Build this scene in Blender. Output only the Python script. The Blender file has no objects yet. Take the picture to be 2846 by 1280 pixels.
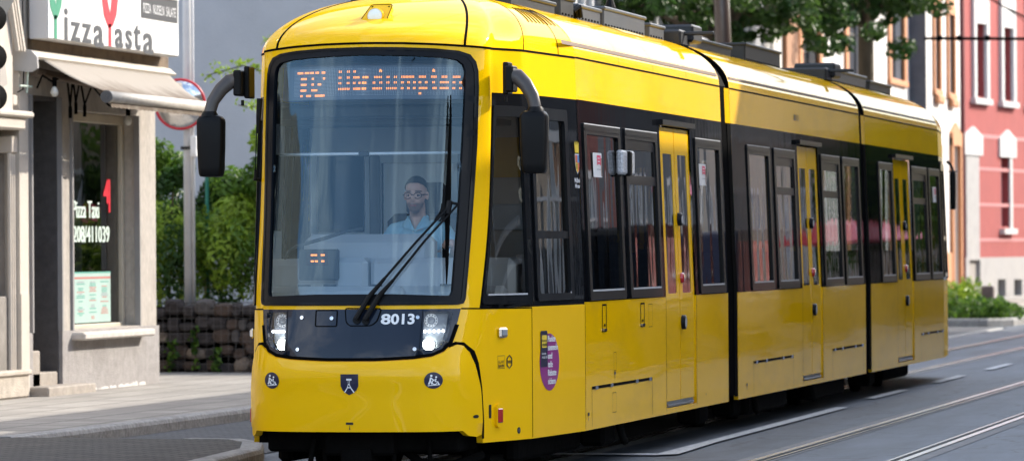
import bpy, math, random, bisect
from math import sin, cos, pi, radians
from mathutils import Vector, Matrix
from mathutils.geometry import delaunay_2d_cdt
import numpy as np
random.seed(7)
scene = bpy.context.scene
COL = scene.collection

# ------------------------------------------------------------------ camera
cam_d = bpy.data.cameras.new('camera'); cam = bpy.data.objects.new('camera', cam_d); COL.objects.link(cam)
YAW, PITCH, ROLL = radians(12.8922), radians(0.26345), radians(0.4)
_f0 = Vector((-sin(YAW), cos(YAW), 0)); _r = Vector((cos(YAW), sin(YAW), 0)); _u0 = Vector((0, 0, 1))
_f = _f0*cos(PITCH)+_u0*sin(PITCH); _u = -_f0*sin(PITCH)+_u0*cos(PITCH)
_R = _r*cos(ROLL)-_u*sin(ROLL); _U = _r*sin(ROLL)+_u*cos(ROLL)
cam.matrix_world = Matrix(((_R.x, _U.x, -_f.x, 7.824), (_R.y, _U.y, -_f.y, -28.88), (_R.z, _U.z, -_f.z, 1.65), (0, 0, 0, 1)))
cam_d.sensor_width = 36; cam_d.lens = 12000/2846*36
cam_d.clip_start = 0.5; cam_d.clip_end = 1500
cam_d.dof.use_dof = True; cam_d.dof.focus_distance = 30.8; cam_d.dof.aperture_fstop = 4.3
scene.camera = cam

# ------------------------------------------------------------------ sky and sun
SUN = Vector((1.0, 1.0, 0.87)).normalized()
EL = math.asin(SUN.z); AZ = math.atan2(SUN.x, SUN.y)
w = bpy.data.worlds.new('World'); scene.world = w; w.use_nodes = True
nt = w.node_tree; nt.nodes.clear()
out = nt.nodes.new('ShaderNodeOutputWorld'); bg = nt.nodes.new('ShaderNodeBackground')
sky = nt.nodes.new('ShaderNodeTexSky'); sky.sky_type = 'NISHITA'; sky.sun_disc = False
sky.sun_elevation = EL; sky.sun_rotation = AZ; sky.air_density = 1.0; sky.dust_density = 2.0
bg.inputs[1].default_value = 0.15
tcw = nt.nodes.new('ShaderNodeTexCoord'); mpw = nt.nodes.new('ShaderNodeMapping'); mpw.inputs['Scale'].default_value = (1, 1, 2.6)
cn = nt.nodes.new('ShaderNodeTexNoise'); cn.inputs['Scale'].default_value = 2.3; cn.inputs['Detail'].default_value = 8; cn.inputs['Roughness'].default_value = .62
cr = nt.nodes.new('ShaderNodeMapRange'); cr.inputs[1].default_value = .50; cr.inputs[2].default_value = .66; cr.inputs[4].default_value = .85
cm = nt.nodes.new('ShaderNodeMix'); cm.data_type = 'RGBA'; cm.inputs[7].default_value = (8.5, 8.8, 9.3, 1)
nt.links.new(tcw.outputs['Generated'], mpw.inputs[0]); nt.links.new(mpw.outputs[0], cn.inputs['Vector']); nt.links.new(cn.outputs[0], cr.inputs[0]); nt.links.new(cr.outputs[0], cm.inputs[0])
nt.links.new(sky.outputs[0], cm.inputs[6]); nt.links.new(cm.outputs[2], bg.inputs[0]); nt.links.new(bg.outputs[0], out.inputs[0])
sd = bpy.data.lights.new('sun', 'SUN'); sd.energy = 2.55; sd.angle = radians(0.5); sd.color = (1, .93, .82)
so = bpy.data.objects.new('sun', sd); COL.objects.link(so); so.rotation_euler = SUN.to_track_quat('Z', 'Y').to_euler()
so.location = (20, 20, 30)
vs = scene.view_settings; vs.view_transform = 'Standard'; vs.look = 'None'; vs.gamma = 1; vs.exposure = 1.45
scene.cycles.max_bounces = 8; scene.cycles.transparent_max_bounces = 16

# ------------------------------------------------------------------ materials
MATS = {}
def newmat(name):
    m = bpy.data.materials.new(name); m.use_nodes = True; MATS[name] = m
    return m, m.node_tree, m.node_tree.nodes['Principled BSDF']
def N(nt, t, **k):
    n = nt.nodes.new(t)
    for a, b in k.items():
        if a in n.inputs: n.inputs[a].default_value = b
        else: setattr(n, a, b)
    return n
def coords(nt, scale=(1, 1, 1)):
    tc = N(nt, 'ShaderNodeTexCoord'); mp = N(nt, 'ShaderNodeMapping'); mp.inputs['Scale'].default_value = scale
    nt.links.new(tc.outputs['Object'], mp.inputs[0]); return mp.outputs[0]
def pm(name, col, rough=.6, var=.12, vs=3., bump=.0, bs=40., coat=0., metal=0., spec=.5, vscale=(1, 1, 1), bscale=(1, 1, 1), rvar=0., stain=None, stains=.6, stainamt=.5):
    m, nt, p = newmat(name); L = nt.links
    p.inputs['Roughness'].default_value = rough; p.inputs['Metallic'].default_value = metal
    p.inputs['Coat Weight'].default_value = coat; p.inputs['Coat Roughness'].default_value = .03
    p.inputs['Specular IOR Level'].default_value = spec
    c = coords(nt, vscale)
    nz = N(nt, 'ShaderNodeTexNoise', Scale=vs, Detail=6., Roughness=.6); L.new(c, nz.inputs['Vector'])
    mx = N(nt, 'ShaderNodeMix', data_type='RGBA'); 
    mx.inputs[6].default_value = [x*(1-var) for x in col[:3]]+[1]; mx.inputs[7].default_value = [min(1, x*(1+var)) for x in col[:3]]+[1]
    rp = N(nt, 'ShaderNodeMapRange'); rp.inputs[1].default_value = .3; rp.inputs[2].default_value = .7
    L.new(nz.outputs[0], rp.inputs[0]); L.new(rp.outputs[0], mx.inputs[0]); last = mx.outputs[2]
    if stain:
        n2 = N(nt, 'ShaderNodeTexNoise', Scale=stains, Detail=8., Roughness=.7); L.new(coords(nt, vscale), n2.inputs['Vector'])
        r2 = N(nt, 'ShaderNodeMapRange'); r2.inputs[1].default_value = .5; r2.inputs[2].default_value = .68; r2.inputs[4].default_value = stainamt
        L.new(n2.outputs[0], r2.inputs[0]); m2 = N(nt, 'ShaderNodeMix', data_type='RGBA'); m2.inputs[7].default_value = (*stain, 1)
        L.new(r2.outputs[0], m2.inputs[0]); L.new(last, m2.inputs[6]); last = m2.outputs[2]
    L.new(last, p.inputs['Base Color'])
    if rvar:
        r3 = N(nt, 'ShaderNodeMapRange'); r3.inputs[3].default_value = max(.02, rough-rvar); r3.inputs[4].default_value = rough+rvar
        L.new(nz.outputs[0], r3.inputs[0]); L.new(r3.outputs[0], p.inputs['Roughness'])
    if bump:
        nb = N(nt, 'ShaderNodeTexNoise', Scale=bs, Detail=5., Roughness=.55); L.new(coords(nt, bscale), nb.inputs['Vector'])
        b = N(nt, 'ShaderNodeBump', Strength=bump, Distance=.02); L.new(nb.outputs[0], b.inputs['Height']); L.new(b.outputs[0], p.inputs['Normal'])
        if coat: L.new(b.outputs[0], p.inputs['Coat Normal'])
    return m
def emi(name, col, s):
    m, nt, p = newmat(name); p.inputs['Base Color'].default_value = (*col, 1); p.inputs['Emission Color'].default_value = (*col, 1); p.inputs['Emission Strength'].default_value = s
    return m
def glassmat(name, tint, refl=1.0, ior=1.5, wav=.0, wsc=(1, 1, 1), ws=1.5, rough=.01, rcol=(1, 1, 1)):
    m, nt, p = newmat(name); nt.nodes.remove(p); L = nt.links; o = nt.nodes['Material Output']
    fr = N(nt, 'ShaderNodeFresnel', IOR=ior); g = N(nt, 'ShaderNodeBsdfGlossy', Roughness=rough); g.inputs[0].default_value = (*rcol, 1)
    t = N(nt, 'ShaderNodeBsdfTransparent'); t.inputs[0].default_value = (*tint, 1); mx = N(nt, 'ShaderNodeMixShader')
    mu = N(nt, 'ShaderNodeMath', operation='MULTIPLY'); mu.inputs[1].default_value = refl; mu.use_clamp = True
    L.new(fr.outputs[0], mu.inputs[0]); L.new(mu.outputs[0], mx.inputs[0]); L.new(t.outputs[0], mx.inputs[1]); L.new(g.outputs[0], mx.inputs[2]); L.new(mx.outputs[0], o.inputs[0])
    if wav:
        nb = N(nt, 'ShaderNodeTexNoise', Scale=ws, Detail=1.5); L.new(coords(nt, wsc), nb.inputs['Vector'])
        b = N(nt, 'ShaderNodeBump', Strength=1., Distance=wav); L.new(nb.outputs[0], b.inputs['Height']); L.new(b.outputs[0], g.inputs['Normal']); L.new(b.outputs[0], fr.inputs['Normal'])
    return m

YEL = (.90, .505, .002)
m_yel = pm('tram_yellow', YEL, rough=.42, var=.02, bump=.13, bs=1.5, coat=.68, bscale=(1, .4, 4.5), spec=.0, stain=(.42, .27, .03), stains=1.3, stainamt=.22, vscale=(1, .6, 1.6))
m_yroof = pm('tram_yellow_roof', YEL, rough=.3, var=.02, bump=.05, bs=1.3, coat=.68, spec=.0)
m_yelf = pm('tram_yellow_moulded', YEL, rough=.33, var=.02, bump=.02, bs=1.5, coat=.5, spec=.0)
m_yelr = pm('tram_yellow_rear', YEL, rough=.5, var=.02, coat=.15, spec=.0)
m_blk = pm('gloss_black', (.004, .0045, .006), rough=.3, var=.2, bump=.06, bs=1.3, coat=.32, spec=.0, bscale=(1, 2.5, .5))
m_navy = pm('navy_gloss', (.008, .013, .026), rough=.25, var=.1, coat=.6, spec=.1, bump=.03, bs=1.5)
m_rub = pm('black_rubber', (.005, .006, .009), rough=.35, var=.2, spec=.12)
m_frame = pm('window_frame_grey', (.010, .011, .013), rough=.3, var=.2, spec=.05, coat=.12)
m_dark = pm('dark_underframe', (.0045, .0043, .0042), rough=.8, var=.5, bump=.3, bs=12, spec=.02)
m_matt = pm('matt_black_plastic', (.005, .005, .0055), rough=.40, var=.15, bump=.05, bs=200, spec=.14)
m_gap = pm('gap_black', (.003, .003, .003), rough=.9, var=0, spec=.03)
m_brown = pm('roof_gap_shadow_brown', (.10, .045, .012), rough=.6, var=.1)
m_steel = pm('polished_steel', (.55, .55, .56), rough=.22, metal=1., var=.1)
m_alu = pm('roof_box_grey', (.065, .072, .085), rough=.45, var=.12, bump=.04)
m_alud = pm('roof_box_dark', (.016, .018, .021), rough=.5, var=.2)
m_int = pm('interior_grey', (.46, .48, .50), rough=.5, var=.04)
m_intd = pm('interior_dark', (.05, .055, .06), rough=.6, var=.1)
m_intm = pm('interior_mid', (.26, .28, .31), rough=.6, var=.1)
m_ws = glassmat('windscreen_glass', (.80, .88, .93), refl=1.75, ior=1.5, wav=.014, wsc=(1.8, 1, .08), ws=2.4, rcol=(.62, .86, 1.))
m_sg = glassmat('side_glass', (.30, .31, .31), refl=1.15, ior=1.5, wav=.003, wsc=(1, 1.3, .3), ws=1.8)
m_cabg = glassmat('cab_glass', (.72, .72, .70), refl=1.0, ior=1.45)
m_sill = pm('sill_light_grey', (.42, .43, .45), rough=.4, var=.1)
m_lens = glassmat('lamp_lens', (.92, .92, .92), refl=1.2, ior=1.45)
m_led = emi('amber_led', (1., .28, .05), 1.15)
m_ledoff = pm('led_off', (.16, .18, .20), rough=.5, var=0)
m_lamp = emi('headlamp_light', (.95, 1., .95), 6.)
m_lampd = emi('led_lamp_light', (.9, .95, 1.), 2.2)
m_white = pm('white_paint', (.80, .80, .80), rough=.4, var=.04)
m_wsticker = pm('white_sticker', (.78, .79, .80), rough=.3, var=.02)
m_navs = pm('navy_sticker', (.012, .013, .045), rough=.3, var=.02)
m_blks = pm('black_sticker', (.012, .012, .012), rough=.4, var=0)
m_purp = pm('purple_sticker', (.30, .012, .20), rough=.3, var=.03, coat=.6)
m_red = pm('red_lens', (.42, .006, .010), rough=.15, coat=1, var=.1)
m_redb = pm('red_sign_paint', (.60, .02, .04), rough=.4, var=.08)
m_pink = pm('sticker_pink', (.75, .05, .13), rough=.4, var=.1)
m_chrome = pm('chrome', (.75, .75, .75), rough=.12, metal=1, var=.02)
m_bell = pm('bellows_rubber', (.003, .003, .0035), rough=.6, spec=.06, var=.2, bump=.15, bs=9, bscale=(1, 6, .5))

# ------------------------------------------------------------------ object helpers
def tag(o, label=None, cat=None, group=None, kind=None):
    if label: o['label'] = label
    if cat: o['category'] = cat
    if group: o['group'] = group
    if kind: o['kind'] = kind
    return o
def thing(name, label, cat, loc=(0, 0, 0), group=None):
    o = bpy.data.objects.new(name, None); COL.objects.link(o); o.location = loc; o.empty_display_size = .3
    bpy.context.view_layer.update()
    return tag(o, label, cat, group)
class MB:
    def __init__(s): s.v = []; s.f = []; s.m = []; s.mi = 0
    def add(s, vs, fs, mi=None):
        n = len(s.v); s.v += [tuple(v) for v in vs]; s.f += [tuple(i+n for i in f) for f in fs]; s.m += [s.mi if mi is None else mi]*len(fs); return s
    def box(s, x0, x1, y0, y1, z0, z1, b=0., M=None, mi=None):
        x0, x1 = min(x0, x1), max(x0, x1); y0, y1 = min(y0, y1), max(y0, y1); z0, z1 = min(z0, z1), max(z0, z1)
        if b <= 0:
            vs = [(x, y, z) for z in (z0, z1) for y in (y0, y1) for x in (x0, x1)]
            fs = [(0, 2, 3, 1), (4, 5, 7, 6), (0, 1, 5, 4), (2, 6, 7, 3), (0, 4, 6, 2), (1, 3, 7, 5)]
        else:
            b = min(b, (x1-x0)*.45, (y1-y0)*.45, (z1-z0)*.45); vs = []; idx = {}
            for iz, (z, sz) in enumerate(((z0, 1), (z1, -1))):
                for iy, (y, sy) in enumerate(((y0, 1), (y1, -1))):
                    for ix, (x, sx) in enumerate(((x0, 1), (x1, -1))):
                        for k, d in enumerate(((0, sy*b, sz*b), (sx*b, 0, sz*b), (sx*b, sy*b, 0))):
                            idx[ix, iy, iz, k] = len(vs); vs.append((x+d[0], y+d[1], z+d[2]))
            I = lambda x, y, z, k: idx[x, y, z, k]; fs = []
            for x in (0, 1):
                q = [I(x, 0, 0, 0), I(x, 1, 0, 0), I(x, 1, 1, 0), I(x, 0, 1, 0)]; fs.append(q if x else q[::-1])
            for y in (0, 1):
                q = [I(0, y, 0, 1), I(0, y, 1, 1), I(1, y, 1, 1), I(1, y, 0, 1)]; fs.append(q if y else q[::-1])
            for z in (0, 1):
                q = [I(0, 0, z, 2), I(1, 0, z, 2), I(1, 1, z, 2), I(0, 1, z, 2)]; fs.append(q if z else q[::-1])
            for y in (0, 1):
                for z in (0, 1):
                    q = [I(0, y, z, 1), I(1, y, z, 1), I(1, y, z, 2), I(0, y, z, 2)]; fs.append(q if y != z else q[::-1])
            for x in (0, 1):
                for z in (0, 1):
                    q = [I(x, 0, z, 0), I(x, 1, z, 0), I(x, 1, z, 2), I(x, 0, z, 2)]; fs.append(q if x == z else q[::-1])
            for x in (0, 1):
                for y in (0, 1):
                    q = [I(x, y, 0, 0), I(x, y, 1, 0), I(x, y, 1, 1), I(x, y, 0, 1)]; fs.append(q if x != y else q[::-1])
            for x in (0, 1):
                for y in (0, 1):
                    for z in (0, 1):
                        q = [I(x, y, z, 0), I(x, y, z, 1), I(x, y, z, 2)]; fs.append(q if (x+y+z) % 2 == 1 else q[::-1])
        if M: vs = [M @ Vector(v) for v in vs]
        return s.add(vs, fs, mi)
    def tube(s, pts, r, n=10, cap=True, mi=None):
        pts = [Vector(p) for p in pts]; rs = r if isinstance(r, (list, tuple)) else [r]*len(pts); vs = []; fs = []
        up = None
        for i, p in enumerate(pts):
            t = (pts[min(i+1, len(pts)-1)]-pts[max(i-1, 0)]).normalized()
            if up is None: up = t.orthogonal().normalized()
            up = (up-t*up.dot(t)).normalized(); sd = t.cross(up)
            for k in range(n):
                a = 2*pi*k/n; vs.append(p+(up*cos(a)+sd*sin(a))*rs[i])
        for i in range(len(pts)-1):
            for k in range(n):
                a = i*n+k; b = i*n+(k+1) % n; fs.append((a, b, b+n, a+n))
        if cap: fs.append(tuple(range(n))[::-1]); fs.append(tuple((len(pts)-1)*n+k for k in range(n)))
        return s.add(vs, fs, mi)
    def cyl(s, p0, p1, r, n=16, mi=None): return s.tube([p0, p1], r, n, mi=mi)
    def disc(s, c, nrm, r, n=20, ry=None, mi=None):
        c = Vector(c); nrm = Vector(nrm).normalized(); h = Vector((0, 0, 1)).cross(nrm)
        h = Vector((1, 0, 0)) if h.length < .01 else h.normalized(); v = nrm.cross(h); ry = ry or r
        return s.add([c+h*cos(2*pi*k/n)*r+v*sin(2*pi*k/n)*ry for k in range(n)], [tuple(range(n))], mi)
    def prism(s, poly, f, d0, d1, mi=None):
        # poly list of 2d, f(a,b,d)->3d
        n = len(poly); vs = [f(a, b, d0) for a, b in poly]+[f(a, b, d1) for a, b in poly]
        fs = [tuple(range(n))[::-1], tuple(range(n, 2*n))]+[(i, (i+1) % n, (i+1) % n+n, i+n) for i in range(n)]
        return s.add(vs, fs, mi)
    def lathe(s, prof, c, axis=(0, 0, 1), n=24, mi=None):
        ax = Vector(axis).normalized(); h = ax.orthogonal().normalized(); v = ax.cross(h); c = Vector(c); vs = []; fs = []
        for r, z in prof:
            for k in range(n): a = 2*pi*k/n; vs.append(c+ax*z+(h*cos(a)+v*sin(a))*r)
        for i in range(len(prof)-1):
            for k in range(n): a = i*n+k; b = i*n+(k+1) % n; fs.append((a, b, b+n, a+n))
        return s.add(vs, fs, mi)
    def build(s, name, mats, parent=None, smooth=False, auto=None):
        me = bpy.data.meshes.new(name); V = s.v; loc = None
        if parent is None:
            a = np.array(V, float); loc = Vector(((a[:, 0].min()+a[:, 0].max())/2, (a[:, 1].min()+a[:, 1].max())/2, a[:, 2].min()))
            V = [(v[0]-loc.x, v[1]-loc.y, v[2]-loc.z) for v in V]
        me.from_pydata(V, [], s.f)
        if not isinstance(mats, (list, tuple)): mats = [mats]
        for m in mats: me.materials.append(m)
        if len(mats) > 1: me.polygons.foreach_set('material_index', s.m)
        if smooth: me.polygons.foreach_set('use_smooth', [True]*len(me.polygons))
        if auto is not None:
            me.polygons.foreach_set('use_smooth', [True]*len(me.polygons)); me.set_sharp_from_angle(angle=radians(auto))
        me.update()
        o = bpy.data.objects.new(name, me); COL.objects.link(o)
        if parent is not None:
            o.parent = parent; o.matrix_parent_inverse = parent.matrix_world.inverted()
        else: o.location = loc
        return o
def single(o, label=None, cat=None, group=None, kind=None): return tag(o, label, cat, group, kind)
def join_copy(root, loc):
    r = root.copy(); COL.objects.link(r); r.location = loc
    for ch in list(root.children):
        c = ch.copy(); COL.objects.link(c); c.parent = r
        for g in ch.children:
            d = g.copy(); COL.objects.link(d); d.parent = c
    return r

def text_mesh(txt, size=1., bold=0., sx=1., align='LEFT'):
    cu = bpy.data.curves.new('t', 'FONT'); cu.body = txt; cu.size = size; cu.offset = bold; cu.align_x = align; cu.resolution_u = 3; cu.fill_mode = 'FRONT'
    o = bpy.data.objects.new('t', cu); COL.objects.link(o); dg = bpy.context.evaluated_depsgraph_get()
    me = bpy.data.meshes.new_from_object(o.evaluated_get(dg)); vs = [(v.co.x*sx, v.co.y) for v in me.vertices]; fs = [tuple(p.vertices) for p in me.polygons]
    bpy.data.objects.remove(o); bpy.data.meshes.remove(me); bpy.data.curves.remove(cu); return vs, fs
def fit_text(txt, u0, u1, z0, z1, bold=0.):
    vs, fs = text_mesh(txt, 1., bold); xs = [v[0] for v in vs]; ys = [v[1] for v in vs]; ax, bx, ay, by = min(xs), max(xs), min(ys), max(ys)
    return [(u0+(x-ax)/(bx-ax)*(u1-u0), z0+(y-ay)/(by-ay)*(z1-z0)) for x, y in vs], fs

# ------------------------------------------------------------------ surface patches
def inside(p, poly):
    x, y = p; c = False; n = len(poly); j = n-1
    for i in range(n):
        xi, yi = poly[i]; xj, yj = poly[j]
        if (yi > y) != (yj > y) and x < (xj-xi)*(y-yi)/(yj-yi)+xi: c = not c
        j = i
    return c
def dens(poly, res, closed=True):
    o = []; n = len(poly)
    for i in range(n if closed else n-1):
        a = poly[i]; b = poly[(i+1) % n]; L = math.hypot(b[0]-a[0], b[1]-a[1]); k = max(1, int(math.ceil(L/res)))
        o += [(a[0]+(b[0]-a[0])*t/k, a[1]+(b[1]-a[1])*t/k) for t in range(k)]
    if not closed: o.append(poly[-1])
    return o
def nrm(f, u, z, e=.004):
    a = Vector(f(u+e, z))-Vector(f(u-e, z)); b = Vector(f(u, z+e))-Vector(f(u, z-e)); n = a.cross(b)
    return n.normalized() if n.length > 1e-12 else Vector((1, 0, 0))
def offp(f, u, z, off): return Vector(f(u, z))+nrm(f, u, z)*off if off else Vector(f(u, z))
def rr(u0, u1, z0, z1, r=.05, n=5):
    o = []
    for cx, cz, a0 in ((u1-r, z0+r, -90), (u1-r, z1-r, 0), (u0+r, z1-r, 90), (u0+r, z0+r, 180)):
        for k in range(n+1): a = radians(a0+90*k/n); o.append((cx+r*cos(a), cz+r*sin(a)))
    return o
def rpoly(pts, r=.05, n=4):
    o = []; m = len(pts)
    for i in range(m):
        p = Vector(pts[i]); a = Vector(pts[i-1])-p; b = Vector(pts[(i+1) % m])-p; q = min(r, a.length*.45, b.length*.45)
        A = p+a.normalized()*q; B = p+b.normalized()*q
        for k in range(n+1): t = k/n; v = A*(1-t)**2+p*2*t*(1-t)+B*t*t; o.append((v.x, v.y))
    return o
def rect(u0, u1, z0, z1): return [(u0, z0), (u1, z0), (u1, z1), (u0, z1)]
def patch(mb, outline, holes=(), f=None, res=.06, off=0., rim=0., mi=None, hrim=None):
    loops = [dens(outline, res)]+[dens(h, res) for h in holes]; pts = []; edges = []; flat = []
    for lp in loops:
        b = len(pts); pts += lp; n = len(lp); edges += [(b+i, b+(i+1) % n) for i in range(n)]; flat.append((b, n))
    us = [p[0] for p in loops[0]]; zs = [p[1] for p in loops[0]]; u0, u1, z0, z1 = min(us), max(us), min(zs), max(zs)
    P = np.array(pts)
    nu = int((u1-u0)/res); nz = int((z1-z0)/res)
    for i in range(1, nu+1):
        for j in range(1, nz+1):
            q = (u0+(i-.5+.13*(j % 2))*res, z0+(j-.5)*res)
            if not inside(q, loops[0]) or any(inside(q, h) for h in loops[1:]): continue
            if ((P[:, 0]-q[0])**2+(P[:, 1]-q[1])**2).min() < (res*.35)**2: continue
            pts.append(q)
    r = delaunay_2d_cdt([Vector(p) for p in pts], edges, [], 0, 1e-6)
    V2 = [(v.x, v.y) for v in r[0]]; F = []
    for fc in r[2]:
        c = (sum(V2[i][0] for i in fc)/len(fc), sum(V2[i][1] for i in fc)/len(fc))
        if inside(c, loops[0]) and not any(inside(c, h) for h in loops[1:]): F.append(tuple(fc))
    mb.add([offp(f, u, z, off) for u, z in V2], F, mi)
    for li, (b, n) in enumerate(flat):
        rm = rim if li == 0 or hrim is None else hrim
        if rm:
            lp = loops[li]; vs = [offp(f, u, z, off) for u, z in lp]+[offp(f, u, z, off-rm) for u, z in lp]
            mb.add(vs, [(i, i+n, (i+1) % n+n, (i+1) % n) for i in range(n)], mi)
    return mb
def ribbon(mb, path, w, off, f, res=.05, closed=False, mi=None, th=0):
    p = dens(path, res, closed); n = len(p); L = []; R = []
    for i in range(n):
        a = p[i-1] if (i or closed) else p[0]; b = p[(i+1) % n] if (i < n-1 or closed) else p[-1]
        d = Vector((b[0]-a[0], b[1]-a[1])).normalized(); q = Vector((-d.y, d.x))*w/2
        L.append(offp(f, p[i][0]+q.x, p[i][1]+q.y, off)); R.append(offp(f, p[i][0]-q.x, p[i][1]-q.y, off))
    k = n if closed else n-1
    mb.add(L+R, [(i+n, (i+1) % n+n, (i+1) % n, i) for i in range(k)], mi); return mb
def decal(mb, poly, f, off=.002, mi=None, holes=(), res=.05): return patch(mb, poly, holes, f, res, off, 0, mi)
def dtext(mb, txt, u0, u1, z0, z1, f, off=.003, bold=0., mi=None):
    vs, fs = fit_text(txt, u0, u1, z0, z1, bold); return mb.add([offp(f, a, b, off) for a, b in vs], fs, mi)
def circ(cu, cz, r, rz=None, n=28): rz = rz or r; return [(cu+r*cos(2*pi*k/n), cz+rz*sin(2*pi*k/n)) for k in range(n)]

# ------------------------------------------------------------------ tram body surface
UC=[0,.3,.57,.68,.76,.82,.98,1.61,2.915]
ZC=[.75,1.27,1.93,3.05]
XC=[0,.3,.57,.68,.76,.82,.868,1.035,1.15]
YC=[[.21,.235,.30,.38,.50,.64,.80,1.40,2.70],
    [.30,.325,.41,.50,.60,.70,.84,1.40,2.70],
    [.42,.45,.55,.64,.74,.84,.95,1.40,2.70],
    [.60,.635,.74,.82,.89,.95,1.05,1.40,2.70]]
LW=[0,0,0,0,0,.1,.5,1,1]
def herm(xs,ys,x,n0,n1):
    # catmull style within index range [n0,n1]
    x=min(max(x,xs[n0]),xs[n1]); i=min(max(bisect.bisect_right(xs,x)-1,n0),n1-1)
    h=xs[i+1]-xs[i]; t=(x-xs[i])/h
    d=(ys[i+1]-ys[i])/h
    if i>n0: m0=((ys[i]-ys[i-1])/(xs[i]-xs[i-1])+d)/2
    else: m0=0 if n0==0 else d
    if i+1<n1: m1=((ys[i+2]-ys[i+1])/(xs[i+2]-xs[i+1])+d)/2
    else: m1=d
    return ys[i]*(1+2*t)*(1-t)**2+h*m0*t*(1-t)**2+ys[i+1]*t*t*(3-2*t)+h*m1*t*t*(t-1)
def zl(z,col):
    ys=[r[col] for r in YC]
    return herm(ZC,ys,z,0,3) if z>ZC[0] else ys[0]
def lean(z): return max(0.,z-1.26)*.0357
def body(u,z):
    s=1 if u>=0 else -1; a=abs(u)
    L=lean(z)
    if a>=2.915: return (s*(1.15-L), a-.215, z)
    ys=[zl(z,c) for c in range(9)]; xs=[XC[c]-LW[c]*L for c in range(9)]
    if a<1.61:
        x=herm(UC,xs,a,0,7); y=herm(UC,ys,a,0,7)
    else:
        t=(a-1.61)/(2.915-1.61); x=xs[7]*(1-t)+xs[8]*t; y=ys[7]*(1-t)+ys[8]*t
    return (s*x,y,z)

# ------------------------------------------------------------------ tram
tram = thing('tram', 'long yellow and black articulated tram facing the camera on the rails', 'tram', (0, 12.8, 0))
RY = 26.75
def rear(u, z): x, y, zz = body(u, z); return (-x, RY-y, zz)
def side(s): return (lambda u, z: (s*(1.15-lean(z)), u if s > 0 else u, z))
def sideR(u, z): return (1.15-lean(z), u, z)
def sideL(u, z): return (-(1.15-lean(z)), -u, z)      # u = -y on the left side
def ztop(u): return 3.085+.033*max(0., 1-(u/.85)**2)
def sym(pts):                                              # right half bottom->top to closed outline
    return pts+[(-u, z) for u, z in pts[::-1]]
WSO = sym([(.70, 1.272), (.728, 1.282), (.738, 1.31), (.746, 1.53), (.757, 1.95), (.771, 2.40), (.774, 2.80), (.770, 2.92), (.755, 2.985), (.72, 3.035), (.65, 3.062), (.5, 3.077), (.25, 3.087), (.08, 3.09)])
WSI = sym([(.28, 1.349), (.62, 1.336), (.655, 1.338), (.664, 1.37), (.672, 1.65), (.680, 1.92), (.690, 2.38), (.697, 2.80), (.694, 2.92), (.680, 2.965), (.645, 2.995), (.55, 3.012), (.35, 3.024), (.1, 3.032)])
PAN = sym([(.19, .902), (.44, .915), (.56, .932), (.625, .963), (.67, 1.015), (.70, 1.14), (.716, 1.245)])
LMP = [(.497, .963), (.56, .962), (.61, .985), (.645, 1.03), (.662, 1.12), (.672, 1.222), (.497, 1.226)]
LML = [(-u, z) for u, z in LMP[::-1]]
BUM = sym([(.735, .394), (.765, .358), (.80, .347), (.828, .362), (.831, .45), (.815, .684), (.790, .856), (.768, .937), (.738, .984), (.705, .994), (.668, .972), (.615, .932), (.55, .905), (.44, .890), (.2, .878)])
def yl(mb, outline, holes=(), f=None, res=.06, **k): return patch(mb, outline, holes, f, res, **k)

def roof_part(mb, per, n=14, cap0=False, cap1=False):
    # per: list of (x,y,z0,front) ; front => pulled back
    V = []; F = []
    m = len(per)
    for i in range(n+1):
        a = pi/2*i/n; cx = max(0., cos(a))**(2/2.15); h = sin(a)**(2/2.15)
        for (x, y, z0, Yr) in per:
            yy = y+(Yr-y)*(1-cx)**.75 if Yr is not None else y
            V.append((x*cx, yy, z0+(3.57-z0)*h))
    for i in range(n):
        for j in range(m-1): a = i*m+j; F.append((a, a+1, a+1+m, a+m))
    mb.add(V, F)
def roofp(x, y, z0, Yr, t):
    a = pi/2*t; cx = max(0., cos(a))**(2/2.15); h = sin(a)**(2/2.15)
    return Vector((x*cx, y+(Yr-y)*(1-cx)**.75 if Yr is not None else y, z0+(3.57-z0)*h))
XT = 1.15-lean(3.085)

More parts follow.
